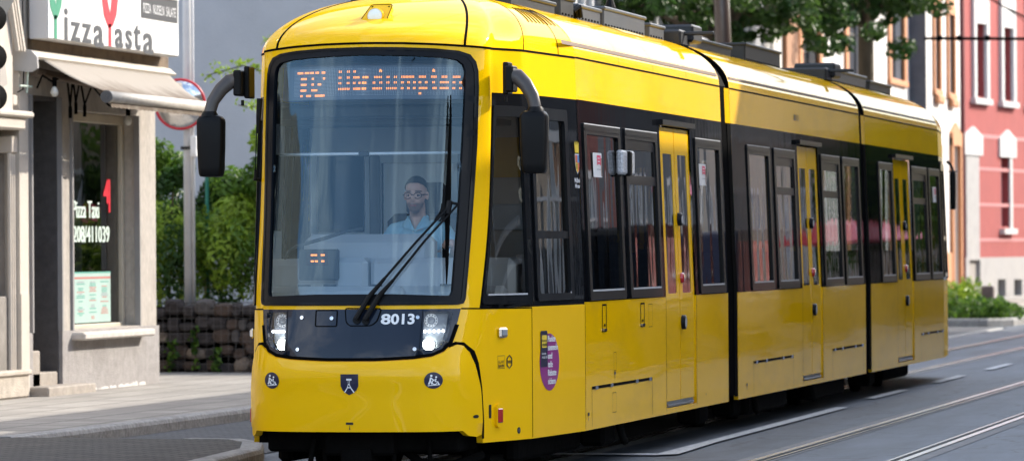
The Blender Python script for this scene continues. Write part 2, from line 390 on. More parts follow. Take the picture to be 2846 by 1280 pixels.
def cab(f, sgn, front):
    Y0 = (lambda y: y) if front else (lambda y: RY-y)
    # yellow moulded shell
    mb = MB()
    top = [(u, ztop(u)) for u in [2.915, 2.2, 1.61, 1.2, .95, .82, .7, .5, .3, .15, 0, -.15, -.3, -.5, -.7, -.82, -.95, -1.2, -1.61, -2.2, -2.915]]
    ol = [(-2.915, .30), (-.85, .30), (-.84, .42), (.84, .42), (.85, .30), (2.915, .30), (2.915, 1.245), (.816, 1.245), (.895, 2.10), (.965, 2.772), (2.915, 2.772)]+top+[(-2.915, 2.772), (-.965, 2.772), (-.895, 2.10), (-.816, 1.245), (-2.915, 1.245)]
    patch(mb, ol, [WSO, [(u*.985, 1.07+(z-1.07)*.97) for u, z in PAN]], f, .045, rim=.05, hrim=.03)
    mb.build('cab_shell', m_yelf if front else m_yelr, tram, smooth=True)
    for s in (1, -1):
        mb = MB()
        b = [(.816, 1.245), (2.915, 1.245), (2.915, 2.772), (.965, 2.772), (.895, 2.10)]
        w1 = rpoly([(.86, 1.335), (1.555, 1.335), (1.528, 2.604), (1.03, 2.604), (.96, 2.1)], .03)
        w2 = rr(1.80, 2.555, 1.335, 2.60, .03)
        P = [b, w1, w2]
        if s < 0: P = [[(-u, z) for u, z in q][::-1] for q in P]
        patch(mb, P[0], P[1:], f, .06, off=-.002)
        mb.build('cab_window_band', m_blk, tram, smooth=True)
    # cab side windows
    for s in (1, -1):
        M = (lambda q: q) if s > 0 else (lambda q: [(-u, z) for u, z in q][::-1])
        for k, (o, i) in enumerate(((rpoly([(.828, 1.272), (1.607, 1.262), (1.628, 2.682), (.985, 2.682), (.915, 2.1)], .03), rpoly([(.86, 1.335), (1.555, 1.335), (1.528, 2.604), (1.03, 2.604), (.96, 2.1)], .03)),
                       (rr(1.735, 2.63, 1.285, 2.685, .03), rr(1.80, 2.555, 1.335, 2.60, .03)))):
            mb = MB(); patch(mb, M(o), [M(i)], f, .08, off=.012, rim=.012, hrim=.03)
            if k: patch(mb, M(rect(1.80, 2.555, 1.735, 1.79)), (), f, .1, off=.006, rim=.01)
            w = mb.build('cab_window', m_frame, tram, smooth=True)
            mb = MB(); patch(mb, M(i), (), f, .08, off=-.012)
            mb.build('pane', m_cabg if (k == 0) else m_sg, w, smooth=True)
            mb = MB(); q = M([(i[0][0]+.03, 1.338), (1.53 if k == 0 else 2.53, 1.338)]); ribbon(mb, q, .012, .013, f); mb.build('sill_strip', m_sill, w)
    # black seams, gaps
    mb = MB()
    for s in (1, -1):
        ribbon(mb, [(s*.66, .985), (s*.70, 1.005), (s*.74, 1.0), (s*.785, .945), (s*.808, .86), (s*.835, .684), (s*.852, .45), (s*.85, .33)], .022, .003, f)
        ribbon(mb, [(s*1.61, .31), (s*1.61, 1.24)], .007, .002, f)
        ribbon(mb, [(s*.72, 1.246), (s*.82, 1.243), (s*1.61, 1.238)], .010, .002, f)
        ribbon(mb, [(s*2.915, .31), (s*2.915, 1.24)], .004, .002, f)
    ribbon(mb, [(u, z-.006) for u, z in PAN[:6]][::-1]+[(-u, z-.006) for u, z in PAN[:6]], .022, .009, f)
    ribbon(mb, top[::-1], .016, .003, f)
    mb.build('body_seam', m_gap, tram)
    # windscreen
    mb = MB(); patch(mb, WSO, [WSI], f, .05, off=.012, rim=.03, hrim=.03)
    fr = mb.build('windscreen_frame', m_rub, tram, smooth=True)
    mb = MB()
    ribbon(mb, [(u*.975, 2.16+(z-2.16)*.985) for u, z in WSO], .012, .016, f, closed=True)
    mb.build('seal', m_frame, fr)
    mb = MB(); patch(mb, WSI, (), f, .05, off=-.004); mb.build('windscreen', m_ws, tram, smooth=True)
    # lower black panel with lamps
    mb = MB(); patch(mb, PAN, [LMP, LML], f, .05, off=.006, rim=.02, hrim=.05)
    pn = mb.build('front_panel', m_navy, tram, smooth=True)
    mb = MB()
    for q in (rr(-.270, -.148, 1.127, 1.238, .008, 2), rpoly([(-.098, 1.252), (-.085, 1.15), (-.045, 1.130), (.17, 1.130), (.20, 1.16), (.222, 1.25)], .02)): ribbon(mb, q, .008, .0075, f, closed=True)
    for s in (1, -1): ribbon(mb, [(s*.476, .93), (s*.488, 1.24)], .004, .007, f)
    mb.build('panel_groove', m_gap, pn)
    mb = MB()
    for u, z in ((-.371, 1.187), (.455, 1.186), (-.391, .965), (.446, .966), (-.177, 1.182)):
        c = offp(f, u, z, .012); n = nrm(f, u, z); mb.lathe([(.013, -.004), (.013, .004), (.008, .004), (.006, 0), (.0, 0)], c, n, 14)
    mb.build('fastener', m_chrome, pn)
    for s in (1, -1):
        L = LMP if s > 0 else LML; g = (lambda u, z: f(u, z))
        mb = MB(); patch(mb, L, (), f, .05, off=-.055); h = mb.build('headlamp', m_intm, tram, smooth=True)
        c = offp(f, s*.553, 1.174, -.035); n = Vector((s*.12, -1 if front else 1, 0)).normalized()
        mb = MB(); mb.lathe([(.047, 0), (.047, .012), (.030, .012), (.027, .004)], c, n, 28); mb.lathe([(.028, .002), (.022, .008), (0, .012)], c, n, 16, mi=1)
        for k in range(12):
            a = 2*pi*k/12; hx = n.orthogonal().normalized(); v = n.cross(hx); mb.disc(c+n*.0135+(hx*cos(a)+v*sin(a))*.0385, n, .0045, 8, mi=2)
        mb.build('ring_lamp', [m_wsticker, m_intm, m_intd], h)
        mb = MB()
        for k in range(5): mb.lathe([(.011, 0), (.009, .008), (0, .011)], offp(f, s*(.512+.031*k), 1.098, -.03), n, 12)
        mb.build('led_strip', m_lampd, h, smooth=True)
        mb = MB(); mb.lathe([(.050, -.01), (.050, .01), (.043, .012)], offp(f, s*.545, 1.008, -.045), n, 24); mb.build('lamp_ring', m_chrome, h, smooth=True)
        mb = MB(); mb.lathe([(.042, 0), (.036, .016), (.02, .026), (0, .03)], offp(f, s*.545, 1.008, -.04), n, 24); mb.build('dipped_beam', m_lamp, h, smooth=True)
        mb = MB(); patch(mb, L, (), f, .05, off=.004); mb.build('lamp_cover', m_lens, h, smooth=True)
    # bumper
    def fb(u, z):
        g = .014+.016*math.exp(-((z-.80)/.10)**2)*max(0, 1-(abs(u)/.8)**4)+.012*sin(pi*min(1, max(0, (z-.36)/.6)))
        return tuple(offp(f, u, z, g))
    mb = MB(); patch(mb, BUM, (), fb, .04, rim=.05); bp = mb.build('bumper', m_yelf, tram, smooth=True)
    if front:
        mb = MB()
        decal(mb, circ(.568, .75, .056), fb, .003, 0); decal(mb, circ(-.568, .75, .056), fb, .003, 0)
        decal(mb, [(-.105, .795), (-.105, .715), (-.09, .685), (-.06, .665), (0, .650), (.06, .665), (.09, .685), (.105, .715), (.105, .795)][::-1] and [(-.105+.004, .715), (-.088, .685), (-.055, .663), (.004, .652), (.063, .663), (.096, .685), (.11, .715), (.11, .795), (-.101, .795)], fb, .003, 0)
        for cu in (.568, -.568):     # pusher and wheelchair figures
            K = lambda pts: [(cu+a*.056, .75+b*.056) for a, b in pts]
            decal(mb, K(circ(-.22, .58, .13, n=10)), fb, .005, 1, res=.2); decal(mb, K(circ(.30, .42, .11, n=10)), fb, .005, 1, res=.2)
            ribbon(mb, K([(-.27, .38), (-.35, -.05), (-.5, -.45)]), .010, .005, fb, mi=1); ribbon(mb, K([(-.33, .0), (-.12, -.45)]), .009, .005, fb, mi=1)
            ribbon(mb, K([(-.25, .35), (-.05, .1), (.15, .1)]), .007, .005, fb, mi=1)
            ribbon(mb, K([(.28, .25), (.2, -.12), (.48, -.15), (.55, -.42), (.68, -.42)]), .008, .005, fb, mi=1)
            ribbon(mb, K([(.14+.26*cos(radians(t)), -.2+.26*sin(radians(t))) for t in range(100, 345, 20)]), .006, .005, fb, mi=1)
            ribbon(mb, K([(-.6, -.62), (.7, -.5)]), .005, .005, fb, mi=1)
        # winding tower on the shield
        K = lambda pts: [(.004+a, .723+b) for a, b in pts]
        ribbon(mb, K([(-.052, .037), (.052, .037)]), .012, .005, fb, mi=1)
        for s in (1, -1): ribbon(mb, K([(s*.022, .035), (s*.028, .0), (s*.083, -.042)]) if 0 else K([(s*.020, .035), (s*.018, .002), (s*.074, -.052)]), .010, .005, fb, mi=1)
        ribbon(mb, K([(-.026, .004), (.026, .004)]), .008, .005, fb, mi=1); ribbon(mb, K([(-.04, -.018), (.04, -.018)]), .008, .005, fb, mi=1)
        decal(mb, rect(-.065, .065, .445, .462), fb, .003, 2); decal(mb, [(-.024, .410), (.024, .410), (0, .442)], fb, .003, 2)
        decal(mb, circ(.792, .49, .012), fb, .003, 2)
        mb.build('sticker', [m_navs, m_wsticker, m_blks], bp)
        mb = MB(); f2_ = f; dtext(mb, '8013', .220, .436, 1.138, 1.213, f, .009, .03); mb.build('fleet_number', m_wsticker, tram)
    # front roof dome
    per = []
    for u in [2.915, 2.6, 2.3, 2.0, 1.8, 1.61, 1.4, 1.2, 1.05, .95, .88, .82, .76, .7, .6, .5, .4, .3, .2, .1, 0]:
        x, y, _ = body(u, 3.085); per.append((x, y, ztop(u), 2.9))
    per = per+[(-a, b, c, d) for a, b, c, d in per[:-1][::-1]]
    per = [(a, b, c, 2.9 if b < 2.69 else 2.9) for a, b, c, d in per]
    if not front: per = [(-a, RY-b, c, RY-2.9) for a, b, c, d in per]
    per = per[::-1] if front else per[::-1]
    mb = MB(); roof_part(mb, per, 18); mb.build('roof_dome', m_yelf, tram, smooth=True)
    # dome seams
    mb = MB()
    def rb(pp, wd):
        L = []; n_ = len(pp)
        for i, p in enumerate(pp):
            t = (pp[min(i+1, n_-1)]-pp[max(i-1, 0)]).normalized(); c = Vector((0, Y0(3.5), 2.6)); nn = (p-c).normalized(); sd_ = t.cross(nn).normalized()
            L.append(p+sd_*wd/2+nn*.004)
        R = [l-( (pp[min(i+1, n_-1)]-pp[max(i-1, 0)]).normalized().cross((pp[i]-Vector((0, Y0(3.5), 2.6))).normalized()).normalized())*wd for i, l in enumerate(L)]
        mb.add(L+R, [(i, i+1, i+1+n_, i+n_) for i in range(n_-1)])
    for s in (1, -1):
        for u, wd, tm in ((.69, .018, 1.), (1.66, .006, .95), (2.5, .006, .95)):
            x, y, _ = body(u, 3.085)
            pp = [roofp(s*x, y, ztop(u), 2.9, t/20*tm) for t in range(0, 21)]
            if not front: pp = [Vector((-p.x, RY-p.y, p.z)) for p in pp]
            rb(pp, wd)
    # air vents
    for s in (1, -1):
        for k in range(8):
            u = 1.98+.11*k; x, y, _ = body(u, 3.085)
            pp = [roofp(s*x, y, 3.085, 2.9, .30+.026*t) for t in range(0, 9)]
            if not front: pp = [Vector((-p.x, RY-p.y, p.z)) for p in pp]
            rb(pp, .011)
    mb.build('roof_seam', m_gap, tram)
    # roof headlight
    c = Vector((0, Y0(.985), 3.328)); n = Vector((0, (-.72 if front else .72), .69)).normalized(); hx = Vector((1, 0, 0)); v = n.cross(hx)
    if v.z < 0: v = -v
    P = lambda a, b, d=0: c+hx*a+v*b+n*d
    mb = MB(); pl_ = rpoly([(-.125, -.135), (.088, -.135), (.112, .10), (-.045, .10)], .02)
    mb.prism(pl_, lambda a, b, d: P(a, b, d), -.03, .018); hl = mb.build('roof_headlight', m_yelf, tram, smooth=False)
    nl = Vector((0, -1 if front else 1, .18)).normalized(); mb = MB(); mb.lathe([(.062, -.05), (.062, .040), (.054, .044)], P(.005, -.01), nl, 24); mb.build('rim', m_yelf, hl, smooth=True)
    mb = MB(); mb.lathe([(.055, .040), (.038, .050), (0, .056)], P(.005, -.01), nl, 24); mb.build('lens', m_wsticker if not front else emi('roof_lamp_lens', (.70, .74, .68), .06), hl, smooth=True)
    mb = MB(); q = [P(a, b, .019) for a, b in pl_]
    for a, b in ((-.098, -.112), (.070, -.112), (.088, .078), (-.034, .078)): mb.disc(P(a, b, .020), n, .007, 10)
    mb.tube(q+[q[0]], .003, 4); mb.build('bolt', m_gap, hl)
    # marker lamps and signals
    for s in (1, -1):
        z = 1.068; u = s*1.13; nn = nrm(f, u, z); cc = offp(f, u, z, 0); t = Vector((0, 0, 1)).cross(nn).normalized()
        Mx = Matrix(((t.x, nn.x, 0, cc.x), (t.y, nn.y, 0, cc.y), (0, 0, 1, cc.z), (0, 0, 0, 1)))
        mb = MB(); mb.box(-.055, .055, 0, .03, -.036, .036, .012, M=Mx); sg = mb.build('turn_signal', m_chrome, tram)
        mb = MB(); mb.box(-.035, .035, .028, .036, -.02, .02, .006, M=Mx); mb.build('lens', m_lens if 0 else m_intm, sg)
        u = s*1.076; z = .484; nn = nrm(f, u, z); cc = offp(f, u, z, 0); t = Vector((0, 0, 1)).cross(nn).normalized()
        Mx = Matrix(((t.x, nn.x, 0, cc.x), (t.y, nn.y, 0, cc.y), (0, 0, 1, cc.z), (0, 0, 0, 1)))
        mb = MB(); mb.prism(rpoly([(-.045, -.06), (-.03, -.082), (.03, -.082), (.045, -.06), (.045, .06), (.03, .082), (-.03, .082), (-.045, .06)], .01), lambda a, b, d: Mx @ Vector((a, d, b)), -.005, .022); mk = mb.build('marker_lamp', m_yelf, tram)
        mb = MB(); mb.box(-.034, .034, .018, .030, -.05, .05, .006, M=Mx); mb.build('lens', m_red, mk)
    # wing mirrors
    for s in (1, -1):
        S = s if front else -s
        yy = Y0
        q = (lambda x, y, z: (S*x, Y0(y), z)) if front else (lambda x, y, z: (S*(.98+(x-1.0)*.38), Y0(y+.1), 2.60+(z-2.62)*.5 if z > 2.62 else 2.60+(z-2.62)*1.1))
        fo = 1 if front else .35
        mb = MB()
        if front: mb.box(*sorted((S*.935, S*.975)), *sorted((yy(.95), yy(1.10))), 2.755, 2.985, .008)
        if front: mb.box(*sorted((S*.97, S*1.03)), *sorted((yy(.86), yy(1.02))), 2.77, 2.955, .01); mb.tube([q(.97, .9, 2.74), q(.97, .9, 2.70)], .012, 8)
        if front: br = mb.build('mirror_bracket', m_matt, tram)
        mb = MB(); pts = [q(1.0, .90, 2.885), q(1.06, .89, 2.875), q(1.12, .87, 2.82), q(1.175, .85, 2.735), q(1.195, .84, 2.66), q(1.20, .84, 2.625)]
        # oval arm
        vs = []; n_ = 14
        for i, (p, ra, rb_) in enumerate(zip(pts, [v*fo for v in (.052, .054, .050, .045, .043, .045)], [v*fo for v in (.035, .04, .04, .04, .04, .042)])):
            a = Vector(pts[max(i-1, 0)]); b = Vector(pts[min(i+1, 5)]); t = (b-a).normalized(); up = t.cross(Vector((0, 1, 0))).normalized(); sd_ = Vector((0, 1, 0))
            for k in range(n_): an = 2*pi*k/n_; vs.append(Vector(p)+up*cos(an)*ra*1.05+sd_*sin(an)*rb_)
        fs = [(i*n_+k, i*n_+(k+1) % n_, (i+1)*n_+(k+1) % n_, (i+1)*n_+k) for i in range(5) for k in range(n_)]
        mb.add(vs, fs+[tuple(range(n_)), tuple(5*n_+k for k in range(n_))][::1])
        arm = mb.build('mirror_arm', pm('mirror_arm_plastic', (.055, .045, .04), rough=.38, var=.1) if 'mirror_arm_plastic' not in MATS else MATS['mirror_arm_plastic'], tram, smooth=True)
        mb = MB(); vs = []; lv = [(2.632, .62, .5), (2.625, .80, .80), (2.60, .98, .95), (2.58, 1, 1), (2.40, .97, 1), (2.26, .90, 1), (2.215, .86, .96), (2.195, .78, .85), (2.190, .5, .5)]; sq = []
        ns = 28
        for z, kx, ky in lv:
            for k in range(ns):
                a = 2*pi*k/ns; cx_ = abs(cos(a))**.45*(1 if cos(a) > 0 else -1); sy_ = abs(sin(a))**.45*(1 if sin(a) > 0 else -1)
                vs.append(q(1.188+(-.006*(2.63-z)/.44)*0+cx_*.098*kx, .84+sy_*.075*ky, z))
        fs = [(i*ns+k, i*ns+(k+1) % ns, (i+1)*ns+(k+1) % ns, (i+1)*ns+k) for i in range(len(lv)-1) for k in range(ns)]+[tuple(range(ns)), tuple((len(lv)-1)*ns+k for k in range(ns))]
        mb.add(vs, fs); mb.tube([q(1.198, .84, 2.66), q(1.198, .84, 2.64), q(1.198, .84, 2.625)], [.048, .06, .066], 20)
        h = mb.build('mirror_housing', m_matt, tram); h.data.polygons.foreach_set('use_smooth', [True]*len(h.data.polygons)); h.data.set_sharp_from_angle(angle=radians(40))
        mb = MB(); mb.box(*sorted((q(1.11,0,0)[0], q(1.27,0,0)[0])), *sorted((yy(.914), yy(.918))), 2.24, 2.58); mb.build('mirror_glass', m_chrome, h)

cab(body, 1, True)
cab(rear, -1, False)

# ---- wipers
mb = MB()
def W(u, z, o=.045): return offp(body, u, z, o)
mb.tube([W(.078, 1.170), W(.16, 1.33), W(.24, 1.455, .06)], [.020, .019, .012], 8); mb.tube([W(.140, 1.165), W(.21, 1.33), W(.285, 1.44, .06)], [.020, .019, .012], 8)
for a, b in (((.24, 1.455), (.605, 1.95)), ((.285, 1.44), (.655, 1.968))):
    mb.tube([W(*a, .06), W((a[0]+b[0])/2, (a[1]+b[1])/2, .075), W(*b, .06)], [.010, .009, .008], 8)
mb.tube([W(.655, 1.968, .06), W(.605, 1.982, .055)], .010, 8); mb.tube([W(.60, 1.90, .05), W(.612, 1.99, .05)], .022, 8)
wp = mb.build('wiper', m_matt, tram)
mb = MB(); pts = [(.606, 2.745), (.608, 2.55), (.609, 2.3), (.610, 2.1), (.610, 1.95), (.614, 1.75), (.619, 1.55), (.622, 1.415)]
mb.tube([W(u, z, .022) for u, z in pts], [.005, .010, .014, .020, .022, .016, .012, .004], 8); mb.build('wiper_blade', m_gap, wp)
mb = MB(); mb.disc(W(.078, 1.168, .02), nrm(body, .078, 1.168), .028, 16); mb.disc(W(.14, 1.163, .02), nrm(body, .14, 1.163), .028, 16); mb.build('wiper_pivot', m_matt, wp)
# parked side wiper arm hanging under the far mirror
mb = MB(); mb.tube([(-.85, .93, 2.75), (-.857, .92, 2.62), (-.862, .92, 2.50)], [.022, .019, .012], 8); mb.tube([(-.872, .92, 2.55), (-.885, .92, 2.20)], .004, 6); mb.tube([(-.858, .92, 2.55), (-.872, .92, 2.20)], .004, 6)
mb.tube([(-.879, .92, 2.24), (-.882, .92, 2.17)], .013, 8); mb.tube([(-.895, .92, 2.175), (-.85, .95, 2.165)], .012, 8); mb.tube([(-.833, .95, 2.42), (-.85, .95, 2.24), (-.852, .95, 2.0), (-.838, .95, 1.86)], [.006, .009, .009, .006], 8)
mb.build('side_wiper', m_matt, tram)

# ---- body sections along the sides
SEC = [(2.70, 8.84), (9.33, 17.345), (17.77, 24.05)]
DOORS = [[(5.93, 7.28)], [(13.04, 14.33)], [(19.90, 21.29)]]
WINS = [[(2.87, 4.25, 0), (4.43, 5.77, 1), (7.47, 8.71, 0)], [(10.09, 11.35, 0), (11.58, 12.84, 1), (14.49, 15.76, 1), (15.93, 17.16, 0)], [(18.63, 19.77, 0), (21.39, 22.75, 1), (22.92, 23.98, 0)]]
def wrap(mbs, s, a, b, z0, z1, holes=(), **k):
    f = sideR if s > 0 else sideL
    r = (lambda q: q) if s > 0 else (lambda q: [(-u, z) for u, z in q][::-1])
    patch(mbs, r(rect(a, b, z0, z1)), [r(h) for h in holes], f, .22 if not holes else .16, **k)
for si, ((a, b), drs, wins) in enumerate(zip(SEC, DOORS, WINS)):
    se = MB()
    for s in (1, -1):
        ye = MB(); bk = MB()
        f = sideR if s > 0 else sideL; r = (lambda q: q) if s > 0 else (lambda q: [(-u, z) for u, z in q][::-1])
        cuts = [a]+[v for d in drs for v in d]+[b]
        for i in range(0, len(cuts), 2):
            c0, c1 = cuts[i], cuts[i+1]
            wrap(ye, s, c0, c1, .30, 1.26, rim=.04)
            wrap(bk, s, c0, c1, 1.26, 2.775, [rr(w0+.09, w1-.09, 1.335, 2.52, .03, 3) for w0, w1, t in wins if c0 < w0 and w1 < c1])
        for d0, d1 in drs:
            wrap(ye, s, d0, d1, .30, .345, rim=.06); wrap(bk, s, d0, d1, 2.665, 2.775)
        wrap(ye, s, a, b, 2.775, 3.085)
        ye.build('body_panel', m_yel, tram, smooth=True); bk.build('window_band', m_blk, tram, smooth=True)
        # seams
        ribbon(se, r([(a+.01, 3.088), (b-.01, 3.088)]), .014, .003, f, .5)
        for w0, w1, t in wins: pass
        ribbon(se, r([(a+.01, .33), (a+.01, 1.25)]), .004, .002, f, .5)
        for c in (cuts[1]-.012, cuts[2]+.012): ribbon(se, r([(c, .32), (c, 1.26)]), .008, .002, f, .5)
        if si == 0: ribbon(se, r([(a+.02, 1.27), (a+.02, 2.77)]), .010, .002, f, .5)
        # end edge lip
        # windows
        for w0, w1, t in wins:
            mb = MB(); inn = rr(w0+.09, w1-.09, 1.335, 2.52, .03, 3)
            patch(mb, r(rr(w0, w1, 1.268, 2.605, .03, 3)), [r(inn)], f, .2, off=.012, rim=.012, hrim=.025)
            ribbon(mb, r([(w0+.03, 2.56), (w1-.03, 2.56)]), .02, .018, f, .4)
            if t:
                patch(mb, r(rect(w0+.09, w1-.09, 2.165, 2.235)), (), f, .3, off=.004, rim=.01); patch(mb, r(rect(w0+.09, w1-.09, 2.44, 2.52)), (), f, .3, off=.002, rim=.01)
                patch(mb, r(rect(w1-.15, w1-.09, 2.235, 2.44)), (), f, .3, off=.002, rim=.01)
            wn = mb.build('side_window', m_frame, tram)
            mb = MB(); patch(mb, r(inn), (), f, .2, off=-.008); mb.build('pane', m_sg, wn, smooth=True)
            mb = MB(); ribbon(mb, r([(w0+.09, 1.342), (w1-.09, 1.342)]), .014, .014, f, .4); ribbon(mb, r([(w0+.01, 2.598), (w1-.01, 2.598)]), .008, .014, f, .4); mb.build('sill_strip', m_sill, wn)
        for d0, d1 in drs:
            dm = (d0+d1)/2; mb = MB()
            g1 = rr(d0+.16, d0+.56, 1.285, 2.44, .02, 2); g2 = rr(dm+.13, dm+.53, 1.285, 2.44, .02, 2)
            patch(mb, r(rect(d0+.015, dm-.012, .40, 2.655)), [r(g1)], f, .25, off=-.012, rim=.03, hrim=.02)
            patch(mb, r(rect(dm+.012, d1-.015, .40, 2.655)), [r(g2)], f, .25, off=-.012, rim=.03, hrim=.02)
            dr = mb.build('door', m_yel, tram, smooth=False)
            mb = MB(); patch(mb, r(g1), (), f, .25, off=-.016); patch(mb, r(g2), (), f, .25, off=-.016); mb.build('door_glass', m_sg, dr, smooth=True)
            mb = MB(); patch(mb, r(rect(d0, d1, .345, 2.665)), (), f, .3, off=-.05); mb.build('seal_and_dark_backing', m_gap, dr)
            # black sheet: rubber gaps, plus the interior's darkness painted behind the glass
            mb = MB()
            for (du, z, rr_, ) in ((.06, 1.90, .055), (.09, 1.04, .06)):
                cc = offp(f, (dm+du) if s > 0 else -(dm+du), z, -.012); n = nrm(f, dm if s > 0 else -dm, z)
                mb.lathe([(rr_, 0), (rr_, .03), (rr_*.75, .035)], cc, n, 20)
            mb.build('door_button', m_frame, dr, smooth=True)
            mb = MB(); 
            cc = offp(f, (dm+.09) if s > 0 else -(dm+.09), 1.04, -.012); n = nrm(f, dm if s > 0 else -dm, 1.04); mb.disc(cc+n*.034, n, .045, 16)
            cc = offp(f, (dm+.06) if s > 0 else -(dm+.06), 1.9, -.012); mb.disc(cc+n*.036, n, .036, 16)
            mb.build('button_face', m_sill, dr)
            mb = MB(); cc = offp(f, (dm+.08) if s > 0 else -(dm+.08), 1.41, -.012); mb.lathe([(.045, 0), (.045, .02), (.03, .03), (0, .03)], cc, n, 18); mb.build('emergency_button', m_red, dr, smooth=True)
            mb = MB(); patch(mb, r(rect(d0-.06, d1+.05, 2.668, 2.712)), (), f, .3, off=.045, rim=.045); mb.build('door_lintel', m_frame, tram)
            mb = MB(); patch(mb, r(rect(d0, d1, .345, .40)), (), f, .3, off=-.03, rim=0, mi=0); patch(mb, r(rect(d0+.1, d1-.1, .36, .375)), (), f, .3, off=-.005, rim=.02, mi=1); mb.build('door_step', [m_intm, m_steel], tram)
    # roof
    y0 = a+.2 if si == 0 else a; y1 = b-.2 if si == 2 else b
    n = 10
    per = [(XT, a+(b-a)*i/n, 3.085, None) for i in range(n+1)]
    ro = MB(); roof_part(ro, per, 16); roof_part(ro, [(-x, y, z, c) for x, y, z, c in per[::-1]], 16)
    # end caps
    for ye_ in (a, b):
        P = [Vector((XT*max(0, cos(pi/2*t/16))**(2/2.15), ye_, 3.085+.485*sin(pi/2*t/16)**(2/2.15))) for t in range(17)]
        Q = [Vector((-p.x, p.y, p.z)) for p in P[::-1]][1:]
        rc = MB(); e_ = .004 if ye_ == b else -.004; rc.add([(p[0], p[1]+e_, p[2]) for p in P+Q]+[(-XT, ye_+e_, 2.9), (XT, ye_+e_, 2.9)], [tuple(range(len(P+Q)+2))]); rc.build('roof_end', m_gap, tram)
    ro.build('roof', m_yroof, tram, smooth=False).data.set_sharp_from_angle(angle=radians(30))
    o_ = bpy.data.objects[[o.name for o in bpy.data.objects if o.name.startswith('roof')][-1]] if 0 else None
    # roof gaps / ribbons; flat brown strip paints a gap with its shadow
    def rp(s, y, t): return Vector((s*XT*max(0, cos(pi/2*t))**(2/2.15), y, 3.085+.485*sin(pi/2*t)**(2/2.15)))
    L0 = (2.3 if si == 0 else a+.05)
    for s in (1, -1):
        mb = MB(); P = [rp(s, L0, .10), rp(s, b-.05, .10), rp(s, b-.05, .14), rp(s, L0, .14)]; P = [p+Vector((s*.004, 0, .001)) for p in P]
        if si: P = [rp(s, a+.05, .10)+Vector((s*.004, 0, 0)), rp(s, b-.05, .10)+Vector((s*.004, 0, 0)), rp(s, b-.05, .13)+Vector((s*.004, 0, 0)), rp(s, a+.05, .13)+Vector((s*.004, 0, 0))]
        mb.add(P, [(0, 1, 2, 3) if s > 0 else (3, 2, 1, 0)]); mb.build('roof_gutter', m_brown, tram)
        for k, yy in enumerate([a+(b-a)*q for q in (.27, .5, .74)]):
            pp = [rp(s, yy, .02+.9*t/16)+Vector((s*.002, 0, .003)) for t in range(17)]
            se.add([p-Vector((0, .003, 0)) for p in pp]+[p+Vector((0, .003, 0)) for p in pp], [(i, i+17, i+18, i+1) for i in range(16)])
        # perforated grille field
        yy0 = a+(b-a)*.55; P = [[rp(s, yy0+.9*i/4, .50+.20*j/6)+Vector((s*.003, 0, .003)) for i in range(5)] for j in range(7)]
        gm = MB(); gm.add([p for r_ in P for p in r_], [(j*5+i, j*5+i+1, j*5+i+6, j*5+i+5) for j in range(6) for i in range(4)])
        gm.build('roof_grille', MATS.get('roof_grille') or pm('roof_grille', (.62, .46, .10), rough=.5, var=.1), tram, smooth=True)
    se.build('panel_seam', m_gap, tram)
# service hatches, slots
sh = MB()
def hatch(y0, y1, zt=.612, full=True):
    ribbon(sh, [(y0, .32), (y0, zt)], .007, .003, sideR, .5, mi=0); ribbon(sh, [(y1, .32), (y1, zt)], .007, .003, sideR, .5, mi=0); ribbon(sh, [(y0, zt), (y1, zt)], .022, .004, sideR, .5, mi=0)
    for t in (.06, .3, .72, .95): patch(sh, rect(y0+(y1-y0)*t-.05, y0+(y1-y0)*t+.05, zt-.014, zt+.014), (), sideR, .3, off=.012, rim=.01, mi=1)
hatch(2.93, 5.30); hatch(10.15, 12.43); hatch(14.95, 17.13); hatch(21.87, 23.95, .63)
for c, zc, hh in ((3.41, 1.13, .10), (4.915, 1.13, .09)):
    ribbon(sh, rect(c-.075, c+.075, zc-hh, zc+hh), .022, .003, sideR, .5, closed=True, mi=0); patch(sh, rect(c-.06, c+.06, zc-hh+.0, zc-hh+.02), (), sideR, .3, off=.012, rim=.01, mi=1)
    patch(sh, circ(c+.0, zc-hh+.045, .03, .012, 8), (), sideR, .3, off=.005, mi=0)
for y0, y1, z0, z1 in ((5.17, 5.32, 1.03, 1.21), (3.76, 3.85, .72, .86), (3.70, 3.84, .40, .55), (7.7, 7.72, .4, .41)):
    ribbon(sh, rect(y0, y1, z0, z1), .006, .003, sideR, .5, closed=True, mi=0)
for y, z in ((2.80, .42), (2.80, .385), (3.80, .70), (3.80, .67), (9.78, .42), (9.78, .39)): patch(sh, rect(y-.03 if z in (.42, .70) else y-.006, y+.03 if z in (.42, .70) else y+.006, z-.012, z+.012), (), sideR, .3, off=.003, mi=2)
sh.build('service_hatch', [m_gap, m_chrome, m_blks], tram)
# writing and stickers on the side
mb = MB()
f = body
ribbon(mb, rect(1.082, 1.185, .815, .905), .004, .002, f, .2, closed=True, mi=0)
dtext(mb, 'RUHR', 1.092, 1.175, .850, .873, f, .002, -.008, mi=0); dtext(mb, 'BAHN', 1.092, 1.175, .822, .845, f, .002, .02, mi=0)
hx = [(1.256, .910), (1.300, .885), (1.300, .834), (1.256, .808), (1.212, .834), (1.212, .885)][::-1]; hi = [(1.256+(u-1.256)*.66, .859+(z-.859)*.80) for u, z in hx]
patch(mb, hx, [hi], f, .1, off=.002, mi=0); dtext(mb, 'VRR', 1.226, 1.287, .847, .870, f, .003, .02, mi=0)
dtext(mb, '1', .945, .985, .470, .565, f, .002, .0, mi=0)
decal(mb, circ(1.395, .367, .026, .024), f, .002, 0); decal(mb, circ(1.395, .367, .014, .013), f, .003, 3)
gB = lambda u, z: body(u, z)
decal(mb, circ(2.02, .838, .235, .208), f, .0025, 1, res=.1)
